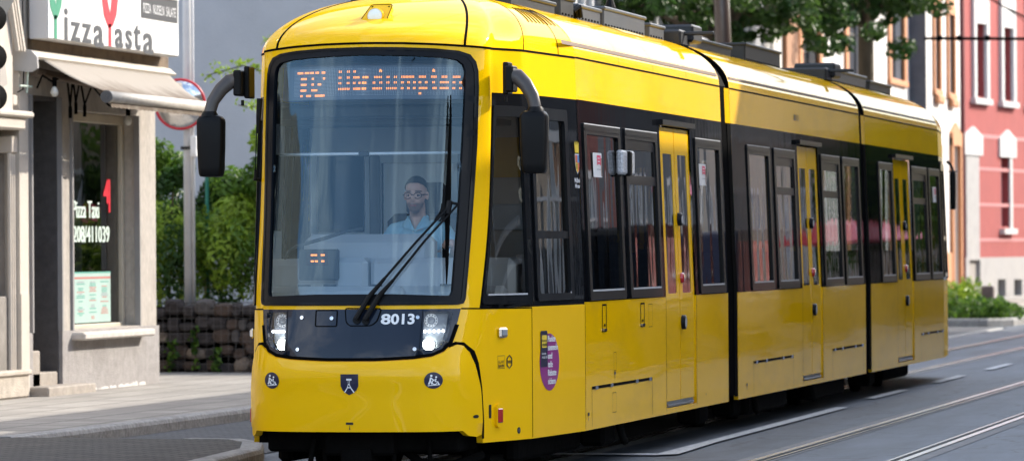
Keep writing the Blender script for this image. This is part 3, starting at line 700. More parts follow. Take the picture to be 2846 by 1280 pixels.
patch(mb, rr(1.805, 1.965, .84-.035, 1.067, .015, 2), (), f, .1, off=.005, mi=4); patch(mb, rr(1.825, 1.945, .944, 1.035, .012, 2), (), f, .1, off=.007, mi=5)
dtext(mb, 'bonus', 1.832, 1.940, .988, 1.008, f, .009, .01, mi=0); dtext(mb, 'mobil', 1.832, 1.940, .956, .982, f, .009, .01, mi=0)
dtext(mb, 'bonus-', 1.825, 1.925, .895, .915, f, .007, 0, mi=2); dtext(mb, 'mobil.de', 1.825, 1.950, .868, .888, f, .007, 0, mi=2)
for i, (t, w_) in enumerate((('Punkte', .18), ('sammeln', .24), ('und', .10), ('tolle', .11), ('Rabatte', .20), ('sichern', .18))):
    z = 1.018-.0615*i
    for q_, e_ in ((-.004, .005), (.004, .006)): dtext(mb, t, 1.975+q_, 1.975+w_*.98+q_, z-.034, z+.012, f, e_, .01, mi=2)
# city crest
cu, cz = 2.862, 2.345
decal(mb, [(cu-.055, cz+.02), (cu-.055, cz-.06), (cu-.035, cz-.105), (cu, cz-.13), (cu+.035, cz-.105), (cu+.05, cz-.06), (cu+.05, cz+.02)], f, .003, 2)
for q, mi in (([(cu-.048, cz+.012), (cu-.048, cz-.045), (cu, cz-.045), (cu, cz+.012)], 6), ([(cu, cz+.012), (cu, cz-.045), (cu+.043, cz-.045), (cu+.043, cz+.012)], 7), ([(cu-.048, cz-.045), (cu-.046, cz-.075), (cu-.03, cz-.105), (cu, cz-.122), (cu, cz-.045)], 5), ([(cu, cz-.045), (cu, cz-.122), (cu+.03, cz-.1), (cu+.043, cz-.07), (cu+.043, cz-.045)], 6)):
    decal(mb, q[::-1], f, .005, mi)
for k in range(3): decal(mb, rect(cu-.044, cu-.004, cz-.062-.014*k, cz-.057-.014*k), f, .006, 0)
decal(mb, [(cu-.05, cz+.028), (cu+.045, cz+.028), (cu+.05, cz+.10), (cu+.035, cz+.115), (cu+.025, cz+.085), (cu+.012, cz+.12), (cu, cz+.085), (cu-.015, cz+.12), (cu-.03, cz+.085), (cu-.045, cz+.115), (cu-.058, cz+.10)], f, .004, 5)
dtext(mb, 'Mülhei', 2.775, 2.905, 2.150, 2.187, f, .004, .02, mi=2); dtext(mb, 'Mintar', 2.785, 2.905, 2.110, 2.142, f, .004, .02, mi=2)
mb.build('livery_sticker', [m_blks, m_purp, m_wsticker, m_steel, m_navs, pm('sticker_yellow', (.80, .58, .05), rough=.4, var=.02), pm('sticker_orange', (.62, .14, .06), rough=.4, var=.1), pm('sticker_blue', (.10, .28, .55), rough=.4, var=.1)], tram)
mb = MB()
for (y, z) in ((3.38, 2.295), (7.83, 2.29), (23.5, 2.29)):
    patch(mb, rr(y-.165, y+.165, z-.093, z+.093, .012, 2), (), sideR, .2, off=.0, mi=0); patch(mb, rect(y-.02, y+.12, z-.0, z+.075), (), sideR, .2, off=.002, mi=1)
    for k in range(3): patch(mb, rect(y, y+.08, z+.048-.024*k, z+.056-.024*k), (), sideR, .2, off=.003, mi=0)
    patch(mb, rect(y-.04, y+.12, z-.035, z-.031), (), sideR, .2, off=.003, mi=2)
    patch(mb, rect(y+.12, y+.155, z-.085, z+.055), (), sideR, .2, off=.002, mi=3)
mb.build('window_sticker', [m_wsticker, m_pink, m_intm, pm('sticker_photo', (.30, .20, .16), rough=.5, var=.5, vs=20)], tram)
# side indicator lamp box between the first windows
mb = MB(); mb.box(1.11, 1.165, 4.10, 4.29, 2.235, 2.425, .015); mb.box(1.11, 1.17, 4.36, 4.56, 2.235, 2.425, .015); 
sl = mb.build('side_camera_box', m_steel if 0 else pm('ribbed_clear_plastic', (.55, .55, .57), rough=.3, var=.5, vs=60, bump=.5, bs=120), tram)
mb = MB(); mb.box(1.12, 1.19, 4.29, 4.36, 2.225, 2.42, .01); mb.build('box_bracket', m_matt, sl)
# fleet number small on second car
mb = MB(); dtext(mb, '8013', 12.92, 13.20, 2.90, 2.96, sideR, .003, .01); mb.build('small_fleet_number', m_blks, tram)

# ---- joints between the sections
for (a, b) in ((8.84, 9.33), (17.345, 17.77)):
    mb = MB(); n = 7; V = []
    hp = [(1.135, .34), (1.135, 1.26), (1.078, 2.9), (1.068, 3.10)]+[(XT*.965*max(0, cos(pi/2*t/8))**(2/2.15), 3.085+.455*sin(pi/2*t/8)**(2/2.15)) for t in range(1, 8)]; prof = hp+[(-x, z) for x, z in hp[::-1]]
    k0 = 2*n+1
    for i in range(k0):
        y = a+(b-.10-a)*i/(k0-1); d = .018 if i % 2 else 0.
        for x, z in prof: V.append((x*(1-d), y, z-(d if z > 3.2 else 0)))
    m = len(prof); mb.add(V, [(i*m+j, i*m+j+1, (i+1)*m+j+1, (i+1)*m+j) for i in range(k0-1) for j in range(m-1)]); mb.build('bellows', m_bell, tram)
    x = 1.10
    for s in (1, -1):
        mb = MB()
        mb.add([(s*1.138, b-.12, .33), (s*1.148, b+.001, .33), (s*1.148, b+.001, 1.26), (s*1.138, b-.12, 1.26)], [(0, 1, 2, 3)], 1)  # lower face black, not yellow: the joint's shade put into its colour
        mb.add([(s*1.138, b-.12, 1.26), (s*1.148, b+.001, 1.26), (s*1.095, b+.001, 2.775), (s*1.085, b-.12, 2.775)], [(0, 1, 2, 3)], 1)
        mb.add([(s*1.084, b-.20, 2.775), (s*1.095, b+.001, 2.775), (s*1.083, b+.001, 3.085), (s*1.074, b-.20, 3.085)], [(0, 1, 2, 3)], 0)
        mb.build('joint_panel', [m_yel, m_gap], tram)
    mb = MB(); mb.box(-.75, .75, a-.05, b-.1, 3.45, 3.60, .02); mb.box(.45, 1.02, a+.1, a+.14, 3.55, 3.585, .008); mb.box(.35, .80, b-.2, b+.25, 3.50, 3.66, .02); mb.build('joint_cover', m_alud, tram)

# ---- roof equipment
def rbx(name, x0, x1, y0, y1, z0, z1, m, detail=0):
    mb = MB(); mb.box(x0, x1, y0, y1, z0, z1, .012); mb.box(x0-.015, x1+.015, y0-.015, y1+.015, z1-.03, z1-.0, .008)
    o = mb.build(name, m, tram)
    mb = MB()
    for k in range(int((y1-y0)/.12)): mb.box(x1+.001, x1+.006, y0+.05+.12*k, y0+.09+.12*k, z0+.06, z0+.075)
    for yy in (y0+.1, y1-.1): mb.tube([(x1, yy, z0+.04), (x1+.012, yy, z0+.04)], .012, 8)
    mb.build('louvre', m_gap, o)
rbx('roof_box', -.62, .62, 2.6, 4.15, 3.42, 3.585, m_alud); rbx('roof_box', -.6, .6, 4.45, 4.95, 3.45, 3.66, m_alud)
rbx('roof_box', -.62, .60, 5.1, 6.0, 3.45, 3.63, m_alu); rbx('roof_box', -.62, .62, 6.05, 7.80, 3.44, 3.66, m_alu); rbx('roof_box', -.62, .62, 8.0, 8.68, 3.44, 3.62, m_alu)
rbx('roof_box', -.62, .60, 9.7, 12.2, 3.42, 3.60, m_alud); rbx('roof_box', -.62, .62, 12.9, 15.0, 3.44, 3.67, m_alud); rbx('roof_box', -.62, .6, 18.6, 21.3, 3.44, 3.65, m_alu); rbx('roof_box', -.62, .6, 21.6, 23.4, 3.44, 3.62, m_alud)
mb = MB()
for k in range(4): mb.tube([(.50+.03*k, 4.98, 3.56), (.54+.03*k, 5.03, 3.60), (.54+.03*k, 5.08, 3.52)], .02, 8)
mb.tube([(.5, 6.9, 3.69), (.5, 6.9, 3.78)], [.05, .02], 10); mb.build('roof_cable', m_matt, tram)

# ---- underframe
mb = MB(); mb.box(-.80, .80, 1.0, 25.6, .34, .42); mb.box(-1.02, 1.02, 2.9, 22.8, .341, .419); mb.box(-.70, .70, .55, 1.1, .24, .42, .02); mb.box(-.25, .25, .42, .9, .22, .40, .02); mb.box(-.12, .10, .38, .8, .14, .27, .01); mb.box(-.78, -.10, .62, .70, .30, .42)
for x in (-.28, .22, .48): mb.tube([(x, .55, .34), (x+.02, .5, .16)], .018, 8)
mb.tube([(.2, .8, .28), (.4, .62, .16), (.62, .7, .14), (.75, 1.0, .2)], .035, 8)
mb.tube([(-.34, .5, .33), (-.37, .47, .13)], .02, 8)
mb.build('underframe', m_dark, tram)
for y in (2.6, 6.0+5.5, 9.08+6.2, 21.5):
    xb = .90 if y < 3 or y > 21 else 1.06
    mb = MB(); mb.box(-xb+.04, xb-.04, y-.95, y+.95, .17, .40, .04); mb.box(xb-.11, xb, y-1.1, y+1.1, .12, .3, .03); mb.box(-xb, -xb+.11, y-1.1, y+1.1, .12, .3, .03)
    bg_ = mb.build('bogie', m_dark, tram)
    for yy in (y-.9, y+.9):
        mb = MB()
        for s in (1, -1): mb.lathe([(0, -.05), (.29, -.05), (.31, -.04), (.30, .04), (.2, .05), (0, .05)], (s*.55, yy, .30), (1, 0, 0), 28)
        mb.build('wheelset', m_dark, bg_, smooth=True)
mb = MB()
for y in (4.1, 8.2, 9.9, 11.8, 14.4, 16.3, 18.6): mb.box(.80, 1.0, y, y+.45, .12, .34, .03)
for y in (4.4, 10.6, 14.0): mb.tube([(1.05, y, .30), (1.09, y+.02, .16), (1.10, y+.05, .14)], .03, 8)
mb.build('underfloor_box', m_dark, tram)

# ---- interior
mb = MB(); mb.box(-.86, .86, 1.1, 2.9, .42, .46); mb.box(-1.05, 1.05, 2.9, 22.9, .42, .46); mb.box(-.86, .86, 22.9, 25.4, .42, .46); mb.box(-1.0, 1.0, 2.0, 24.0, 3.02, 3.05); mb.build('floor_and_ceiling', m_intm, tram)
mb = MB()      # cab desk
mb.box(-.90, .90, .98, 1.3, 1.02, 1.40, .04); mb.box(-.95, .93, 1.3, 1.62, 1.02, 1.60, .05); mb.box(-.69, .29, 1.45, 1.66, 1.2, 1.775, .06); mb.box(-.38, -.13, 1.18, 1.5, 1.3, 1.605, .035); mb.box(-.115, .60, 1.2, 1.5, 1.3, 1.598, .035); mb.box(-.60, .20, .92, 1.1, 1.1, 1.40, .03)
mb.box(-.74, .74, .62, 1.0, 1.25, 1.325, .03)
ds = mb.build('driver_desk', m_int, tram)
mb = MB()
for x in (-.55, -.36, -.02, .5): mb.box(x-.04, x+.05, .98, 1.0, 1.40, 1.415)
mb.build('desk_vent', m_intd, ds)
mb = MB(); mb.box(-.625, -.335, 1.12, 1.2, 1.445, 1.668, .012); du_ = mb.build('ticket_display', m_intd, tram)
mb = MB()
for (x0, x1, z) in ((-.53, -.483, 1.626), (-.455, -.43, 1.626), (-.53, -.512, 1.582), (-.50, -.482, 1.582), (-.452, -.434, 1.582)):
    k = int((x1-x0)/.006)
    for i in range(k+1): mb.box(x0+.006*i, x0+.006*i+.004, 1.117, 1.119, z-.006, z+.006)
mb.build('display_digits', m_led, du_)
mb = MB(); mb.box(-.57, -.40, 1.1175, 1.1185, 1.55, 1.65); mb.build('display_screen', pm('screen_dark', (.03, .02, .03), rough=.3, var=.1), du_)
mb = MB(); mb.tube([(-.72, 1.1, 1.60), (-.70, 1.15, 1.66), (-.66, 1.2, 1.69), (-.45, 1.25, 1.75), (-.31, 1.3, 1.795), (-.19, 1.3, 1.815)], [.008, .008, .012, .014, .010, .012], 8); mb.build('gooseneck_microphone', m_intd, tram)
mb = MB(); hn = 3.0   # rear wall of the cab
def yz(y): return lambda a, b: (a, y, b)
patch(mb, rect(-1.05, 1.05, .46, 3.02), [rect(-1.0, -.62, 1.80, 2.38), rect(-.49, .11, 1.1, 2.32)], yz(3.0), .5, rim=-.03)
mb.build('cab_wall', pm('cab_wall_pale', (.72, .74, .76), rough=.5, var=.04), tram)
mb = MB(); mb.box(-1.02, -.60, 3.06, 3.07, 1.75, 2.42); mb.build('cab_wall_window', pm('dark_pane', (.02, .03, .05), rough=.1, var=.1, coat=1), tram)
mb = MB(); mb.box(-.49, .11, 3.05, 3.06, 1.1, 2.32); mb.build('cab_door', pm('cab_door_pale', (.85, .86, .87), rough=.3, var=.05), tram)
mb = MB(); mb.box(-.58, -.50, 2.96, 3.0, 1.0, 2.38, .01); mb.box(.13, .17, 2.9, 3.0, 1.0, 2.4, .01); mb.build('cab_pillar', m_intm, tram)
mb = MB(); mb.box(-.74, .74, 1.02, 1.10, 2.60, 2.70, .02); mb.box(-.78, .78, 1.2, 1.9, 2.56, 2.60); mb.build('visor_box', m_intd, tram)
mb = MB(); mb.box(-.70, .735, .885, .91, 2.335, 2.355, .006); bar = mb.build('sunblind_bar', m_wsticker, tram)
mb = MB(); mb.box(-.105, -.03, .87, .90, 2.325, 2.362, .008); mb.build('blind_handle', m_intd, bar)
# destination display
def dp(u, z): x, y, zz = body(u, z); return (x, y+.07, zz)
mb = MB(); patch(mb, rr(-.60, .705, 2.715, 2.965, .01, 2), (), dp, .1, rim=-.04); dd = mb.build('destination_display', pm('display_panel', (.13, .155, .19), rough=.4, var=.05), tram, smooth=True)
U = lambda x: -.604+(x-405)*(1.306/1323.); Z = lambda y: 2.963-(y-484)*(.2455/250.)
rows = [(530, [(492, 540), (553, 590), (600, 632), (642, 672), (692, 722)]), (573, [(523, 573), (613, 632), (703, 722)]), (615, [(523, 573), (613, 632), (663, 692)]), (657, [(523, 573), (613, 662)]), (697, [(523, 543), (573, 613), (643, 722)]),
 (527, [(805, 822), (853, 872), (893, 912), (1165, 1185), (1498, 1518)]),
 (570, [(805, 822), (853, 872), (893, 942), (985, 1022), (1055, 1095), (1135, 1185), (1207, 1225), (1247, 1265), (1288, 1377), (1408, 1458), (1490, 1528), (1560, 1600), (1632, 1680)]),
 (610, [(805, 822), (853, 872), (893, 912), (935, 955), (975, 1035), (1055, 1075), (1127, 1145), (1168, 1187), (1207, 1225), (1247, 1265), (1288, 1306), (1330, 1348), (1370, 1388), (1408, 1427), (1450, 1468), (1500, 1518), (1550, 1610), (1632, 1650), (1674, 1692)]),
 (652, [(805, 872), (895, 955), (975, 1035), (1055, 1075), (1127, 1185), (1207, 1265), (1288, 1306), (1330, 1348), (1370, 1388), (1410, 1468), (1502, 1528), (1550, 1610), (1632, 1650), (1674, 1692)]), (690, [(1410, 1430)]), (520, [(1168, 1182), (1501, 1515)])]
mb = MB()
for y, segs in rows:
    for a, b in segs:
        for k in range(max(1, int(round((b-a)/10)))):
            for dy in (-4, 4):
                c = Vector(dp(U(a+5+10*k), Z(y+dy))); mb.disc(c+Vector((0, -.006, 0)), (0, -1, 0), .0036, 6)
mb.build('led_text', m_led, dd)
mb = MB()
for i in range(124):
    for j in range(20): c = dp(U(470+10*i), Z(506+10*j)); mb.add([(c[0]-.0016, c[1]-.003, c[2]-.0016), (c[0]+.0016, c[1]-.003, c[2]-.0016), (c[0]+.0016, c[1]-.003, c[2]+.0016), (c[0]-.0016, c[1]-.003, c[2]+.0016)], [(0, 1, 2, 3)])
mb.build('led_matrix', m_wsticker, dd)
# driver seat
mb = MB(); mb.box(-.20, .28, 1.95, 2.45, 1.22, 1.34, .05); mb.box(-.26, .34, 2.22, 2.36, 1.30, 1.93, .06); mb.box(-.12, .20, 2.26, 2.36, 1.90, 2.16, .06); mb.box(-.05, .13, 2.0, 2.3, .46, 1.22, .03)
mb.build('driver_seat', pm('seat_black', (.06, .055, .06), rough=.8, var=.3), tram)
mb = MB(); mb.box(.17, .60, 2.9, 2.96, 1.2, 2.2, .03); mb.build('cab_cabinet', m_intd, tram)
# cab things seen through the side window
mb = MB(); mb.box(.62, .98, 2.6, 2.98, 1.05, 1.62, .03); mb.box(.30, .95, 2.85, 2.98, 1.05, 2.9, .01); cbt = mb.build('cab_locker', pm('locker_grey', (.30, .27, .25), rough=.6, var=.1), tram)
mb = MB(); mb.box(.40, .70, 2.83, 2.86, 2.20, 2.50); mb.build('locker_notice', pm('notice_yellow', (.40, .24, .03), rough=.7, var=.1), cbt)
mb = MB(); mb.box(.42, .68, 2.81, 2.85, 1.80, 2.0, .01); mb.tube([(.55, 2.80, 1.88), (.55, 2.815, 1.88)], .075, 20); mb.build('locker_speaker', m_intm, cbt)
# passenger seats
st = None
for (a, b), drs in zip(SEC, DOORS):
    y = a+.9
    while y < b-.6:
        if all(not (d0-.5 < y < d1+.4) for d0, d1 in drs):
            for sx in (-.62, .62):
                mb = MB(); mb.box(sx-.42, sx+.42, y-.45, y, .80, .90, .03); mb.box(sx-.40, sx+.40, y, y+.09, .85, 1.62, .04); mb.box(sx-.05, sx+.05, y-.2, y-.1, .46, .8); mb.build('passenger_seat', MATS.get('seat_cloth') or pm('seat_cloth', (.03, .04, .07), rough=.9, var=.5, vs=25), tram)
        y += .85
mb = MB()
for (a, b), drs in zip(SEC, DOORS):
    for d0, d1 in drs:
        for yy in (d0, d1): mb.tube([(.8, yy, .46), (.8, yy, 3.02)], .017, 8); mb.tube([(-.8, yy, .46), (-.8, yy, 3.02)], .017, 8)
mb.build('grab_pole', MATS.get('pole_yellow') or pm('pole_yellow', (.7, .45, .02), rough=.3, var=0), tram)

# ------------------------------------------------------------------ driver
def ell(mb, c, r, n=20, M=None):
    vs = []; fs = []; m = n//2
    for i in range(m+1):
        a = pi*i/m
        for k in range(n): b = 2*pi*k/n; v = Vector((r[0]*sin(a)*cos(b), r[1]*sin(a)*sin(b), r[2]*cos(a))); v = (M @ v) if M else v; vs.append(v+Vector(c))
    for i in range(m):
        for k in range(n): p = i*n+k; q = i*n+(k+1) % n; fs.append((p, p+n, q+n, q))
    mb.add(vs, fs)
def limb(mb, pts, rs, n=14):
    mb.tube(pts, rs, n)
    for p, r in zip(pts, rs): ell(mb, p, (r*1.01,)*3, 12)
def remesh(o, v, sm=3):
    m = o.modifiers.new('remesh', 'REMESH'); m.mode = 'VOXEL'; m.voxel_size = v; m.use_smooth_shade = True
    s = o.modifiers.new('smooth', 'SMOOTH'); s.iterations = sm; s.factor = .5
person = thing('person', 'bearded man in glasses and light blue polo shirt driving the tram behind the windscreen', 'person', (.05, 2.05, 1.3))
HX, HY = .05, 1.93
m_skin, nt_, p_ = newmat('skin'); p_.inputs['Roughness'].default_value = .5; p_.inputs['Subsurface Weight'].default_value = 0
L = nt_.links; tc = N(nt_, 'ShaderNodeTexCoord'); sx = N(nt_, 'ShaderNodeSeparateXYZ'); L.new(tc.outputs['Object'], sx.inputs[0])
nz = N(nt_, 'ShaderNodeTexNoise', Scale=70., Detail=3.); L.new(tc.outputs['Object'], nz.inputs['Vector'])
def mth(op, a, b):
    n = N(nt_, 'ShaderNodeMath', operation=op)
    for i, v in enumerate((a, b)):
        if isinstance(v, (int, float)): n.inputs[i].default_value = v
        else: L.new(v, n.inputs[i])
    return n.outputs[0]
def band(v, lo, hi, s):   # soft box
    a = N(nt_, 'ShaderNodeMapRange'); a.inputs[1].default_value = lo-s; a.inputs[2].default_value = lo+s; L.new(v, a.inputs[0])
    b = N(nt_, 'ShaderNodeMapRange'); b.inputs[1].default_value = hi+s; b.inputs[2].default_value = hi-s; L.new(v, b.inputs[0]); return mth('MULTIPLY', a.outputs[0], b.outputs[0])
yf = band(sx.outputs[1], 1.6, HY+.0, .015)
beard = mth('MULTIPLY', mth('MULTIPLY', band(sx.outputs[2], 1.90, 2.005, .010), band(sx.outputs[0], HX-.085, HX+.085, .01)), yf)
mouth = mth('MULTIPLY', band(sx.outputs[2], 1.978, 1.990, .003), band(sx.outputs[0], HX-.024, HX+.024, .004))
brow = mth('MULTIPLY', mth('MULTIPLY', band(sx.outputs[2], 2.083, 2.092, .004), band(mth('ABSOLUTE', mth('SUBTRACT', sx.outputs[0], HX), 0), .016, .058, .005)), yf)
c1 = N(nt_, 'ShaderNodeMix', data_type='RGBA'); c1.inputs[6].default_value = (.85, .50, .38, 1); c1.inputs[7].default_value = (.16, .085, .06, 1); L.new(mth('MULTIPLY', beard, .8), c1.inputs[0])
c2 = N(nt_, 'ShaderNodeMix', data_type='RGBA'); c2.inputs[7].default_value = (.42, .13, .11, 1); L.new(c1.outputs[2], c2.inputs[6]); L.new(mouth, c2.inputs[0])
c3 = N(nt_, 'ShaderNodeMix', data_type='RGBA'); c3.inputs[7].default_value = (.06, .035, .025, 1); L.new(c2.outputs[2], c3.inputs[6]); L.new(brow, c3.inputs[0]); L.new(c3.outputs[2], p_.inputs['Base Color'])
mb = MB()
ell(mb, (HX, HY+.01, 2.105), (.080, .100, .088)); ell(mb, (HX, HY-.02, 2.035), (.069, .083, .088)); ell(mb, (HX, HY-.045, 1.962), (.045, .046, .032)); ell(mb, (HX, HY-.035, 1.985), (.058, .055, .035))
ell(mb, (HX, HY-.085, 2.088), (.058, .016, .012)); mb.tube([(HX, HY-.09, 2.075), (HX, HY-.115, 2.030), (HX, HY-.10, 2.020)], [.009, .014, .010], 10)
for s in (1, -1): ell(mb, (HX+s*.013, HY-.098, 2.026), (.010, .012, .009)); ell(mb, (HX+s*.084, HY+.005, 2.055), (.012, .020, .033)); ell(mb, (HX+s*.038, HY-.065, 2.035), (.026, .024, .022))
ell(mb, (HX, HY-.093, 1.990), (.026, .010, .007)); ell(mb, (HX, HY-.091, 1.977), (.024, .010, .008))
limb(mb, [(HX, HY+.03, 2.0), (HX, HY+.05, 1.90), (HX, HY+.07, 1.80)], [.058, .060, .072])
ell(mb, (HX, HY+.09, 1.70), (.17, .10, .16)); ell(mb, (HX, HY+.10, 1.50), (.15, .10, .22))
# arms, right hand side of the picture holds the lever
for s, el_, ha in ((1, (.345, 1.93, 1.58), (.350, 1.775, 1.675)), (-1, (-.25, 1.95, 1.56), (-.15, 1.75, 1.70))):
    limb(mb, [(HX+s*.20, HY+.10, 1.78), (HX+s*.25, HY+.08, 1.68), el_], [.058, .050, .042]); limb(mb, [el_, tuple((Vector(el_)+Vector(ha))/2), ha], [.042, .038, .027])
    if s > 0:
        ell(mb, (.347, 1.755, 1.700), (.036, .026, .034))
        for k in range(4):
            x = .318+.019*k; l = (.0, .006, .004, -.004)[k]
            limb(mb, [(x, 1.745, 1.728-abs(k-1.4)*.003), (x, 1.715-l, 1.722), (x, 1.705-l, 1.700), (x+.001, 1.715, 1.682), (x, 1.732, 1.680)], [.0105, .0105, .010, .0095, .009], 10)
        limb(mb, [(.315, 1.76, 1.71), (.300, 1.74, 1.695), (.306, 1.72, 1.680), (.322, 1.715, 1.672)], [.013, .012, .011, .010], 10)
    else:
        ell(mb, (-.15, 1.74, 1.70), (.038, .045, .016))
        for k in range(4):
            x = -.177+.018*k; limb(mb, [(x, 1.71, 1.70), (x, 1.68, 1.698), (x, 1.665+.004*abs(k-2), 1.685)], [.010, .0095, .0085], 10)
        limb(mb, [(-.118, 1.75, 1.70), (-.105, 1.72, 1.695), (-.11, 1.70, 1.688)], [.012, .011, .010], 10)
body_o = mb.build('body', m_skin, person); remesh(body_o, .0055, 4)
m_shirt = pm('light_blue_cotton', (.42, .70, .84), rough=.8, var=.06, vs=8, bump=.25, bs=14)
mb = MB(); ell(mb, (HX, HY+.09, 1.72), (.185, .112, .14)); ell(mb, (HX, HY+.10, 1.52), (.18, .125, .25)); ell(mb, (HX, HY+.10, 1.32), (.17, .13, .10))
for s in (1, -1): limb(mb, [(HX+s*.10, HY+.09, 1.825), (HX+s*.185, HY+.10, 1.795)], [.055, .066]); limb(mb, [(HX+s*.185, HY+.10, 1.79), (HX+s*.235, HY+.085, 1.72), (HX+s*.27, HY+.06, 1.655)], [.066, .066, .058])
shirt = mb.build('polo_shirt', m_shirt, person); remesh(shirt, .008, 4)
mb = MB()
for s in (1, -1):   # collar wings and placket
    mb.add([(HX+s*.062, HY-.005, 1.905), (HX+s*.075, HY+.06, 1.90), (HX+s*.115, HY-.0, 1.835), (HX+s*.085, HY-.045, 1.825), (HX+s*.008, HY-.045, 1.80)], [(0, 1, 2, 3), (0, 3, 4)]); 
    mb.tube([(HX+s*.064, HY-.0, 1.905), (HX+s*.035, HY-.035, 1.850), (HX+s*.003, HY-.042, 1.795)], .008, 8)
    mb.tube([(HX+s*.006, HY-.042, 1.80), (HX+s*.008, HY-.035, 1.72)], .004, 6)
mb.tube([(HX+cos(a)*.07, HY+.045+sin(a)*.065, 1.895+.015*sin(a)) for a in [pi*k/10 for k in range(11)]], .014, 8)
mb.build('collar', m_shirt, shirt, smooth=True)
mb = MB(); mb.disc((HX-.012, HY-.049, 1.79), (0, -1, 0), .004, 8); mb.build('button', m_wsticker, shirt)
mb = MB(); n = 26; V = []
for i in range(14):
    a = radians(6+i*7.8)
    for k in range(n):
        b = 2*pi*k/n; fr = -sin(b); lim = .60+.50*min(1, max(0, (.9-fr)/1.5)); aa = a*lim 
        V.append((HX+.0855*sin(aa)*cos(b), HY+.014+.106*sin(aa)*sin(b), 2.108+.095*cos(aa)))
mb.add(V, [(i*n+k, (i+1)*n+k, (i+1)*n+(k+1) % n, i*n+(k+1) % n) for i in range(13) for k in range(n)]+[tuple(range(n))])
hr = mb.build('hair', pm('brown_hair', (.045, .03, .024), rough=.7, var=.4, vs=60, bump=.4, bs=200), person, smooth=True)
mb = MB()
for s in (1, -1):
    mb.tube([(HX+s*.038+.029*cos(2*pi*k/20), HY-.108+.010*abs(cos(2*pi*k/20)), 2.056+.022*sin(2*pi*k/20)) for k in range(21)], .0026, 6, cap=False)
    mb.tube([(HX+s*.066, HY-.10, 2.062), (HX+s*.084, HY-.06, 2.064), (HX+s*.090, HY+.0, 2.064)], .0035, 6)
mb.tube([(HX-.010, HY-.110, 2.060), (HX, HY-.114, 2.063), (HX+.010, HY-.110, 2.060)], .0035, 6); mb.build('glasses', m_gap, person)
for s in (1, -1):
    mb = MB(); ell(mb, (HX+s*.034, HY-.076, 2.057), (.016, .014, .0085)); e = mb.build('eye', pm('eye_white', (.24, .22, .21), rough=.5, var=0) if 'eye_white' not in MATS else MATS['eye_white'], person, smooth=True)
    mb = MB(); ell(mb, (HX+s*.034, HY-.0865, 2.057), (.0075, .006, .0075)); mb.build('iris', m_gap, e, smooth=True)
mb = MB()
for s in (1, -1): limb(mb, [(HX+s*.09, HY+.12, 1.40), (HX+s*.12, HY-.20, 1.44), (HX+s*.12, HY-.26, 1.15)], [.085, .065, .05])
ell(mb, (HX, HY+.12, 1.38), (.17, .12, .09)); tr_ = mb.build('trousers', pm('dark_trousers', (.02, .022, .035), rough=.8, var=.2), person); remesh(tr_, .01)
mb = MB(); mb.tube([(.355, 1.72, 1.71), (.352, 1.71, 1.64), (.350, 1.70, 1.58)], [.014, .008, .008], 10); mb.tube([(.35, 1.70, 1.60), (.35, 1.70, 1.585)], .028, 14); mb.build('drive_lever', m_steel, tram, smooth=True)

# ------------------------------------------------------------------ ground
def paving(name, c1, c2, mort, bw, bh, ms=.012, sq=False, stain=(.05, .05, .05), bump=.3, rough=.85):
    m, nt, p = newmat(name); L = nt.links; p.inputs['Roughness'].default_value = rough
    b = N(nt, 'ShaderNodeTexBrick'); b.inputs['Color1'].default_value = (*c1, 1); b.inputs['Color2'].default_value = (*c2, 1); b.inputs['Mortar'].default_value = (*mort, 1)
    b.inputs['Scale'].default_value = 1; b.inputs['Brick Width'].default_value = bw; b.inputs['Row Height'].default_value = bh; b.inputs['Mortar Size'].default_value = ms; b.inputs['Bias'].default_value = 0
    if sq: b.offset = 0
    tc = N(nt, 'ShaderNodeTexCoord'); L.new(tc.outputs['Object'], b.inputs['Vector'])
    n = N(nt, 'ShaderNodeTexNoise', Scale=1.1, Detail=9., Roughness=.7); L.new(tc.outputs['Object'], n.inputs['Vector'])
    r = N(nt, 'ShaderNodeMapRange'); r.inputs[1].default_value = .42; r.inputs[2].default_value = .75; r.inputs[4].default_value = .7; L.new(n.outputs[0], r.inputs[0])
    mx = N(nt, 'ShaderNodeMix', data_type='RGBA'); mx.inputs[7].default_value = (*stain, 1); L.new(b.outputs[0], mx.inputs[6]); L.new(r.outputs[0], mx.inputs[0])
    n3 = N(nt, 'ShaderNodeTexNoise', Scale=90., Detail=4.); L.new(tc.outputs['Object'], n3.inputs['Vector'])
    m3 = N(nt, 'ShaderNodeMix', data_type='RGBA', blend_type='MULTIPLY'); m3.inputs[0].default_value = .55; L.new(mx.outputs[2], m3.inputs[6]); L.new(n3.outputs[0], m3.inputs[7])
    g = N(nt, 'ShaderNodeMix', data_type='RGBA', blend_type='MULTIPLY'); g.inputs[0].default_value = 1; g.inputs[7].default_value = (1.35, 1.35, 1.35, 1); L.new(m3.outputs[2], g.inputs[6]); L.new(g.outputs[2], p.inputs['Base Color'])
    bp = N(nt, 'ShaderNodeBump', Strength=bump, Distance=.01); L.new(b.outputs['Fac'], bp.inputs['Height']); bp.invert = True
    b2 = N(nt, 'ShaderNodeBump', Strength=.3, Distance=.004); L.new(n3.outputs[0], b2.inputs['Height']); L.new(bp.outputs[0], b2.inputs['Normal']); L.new(b2.outputs[0], p.inputs['Normal'])
    return m
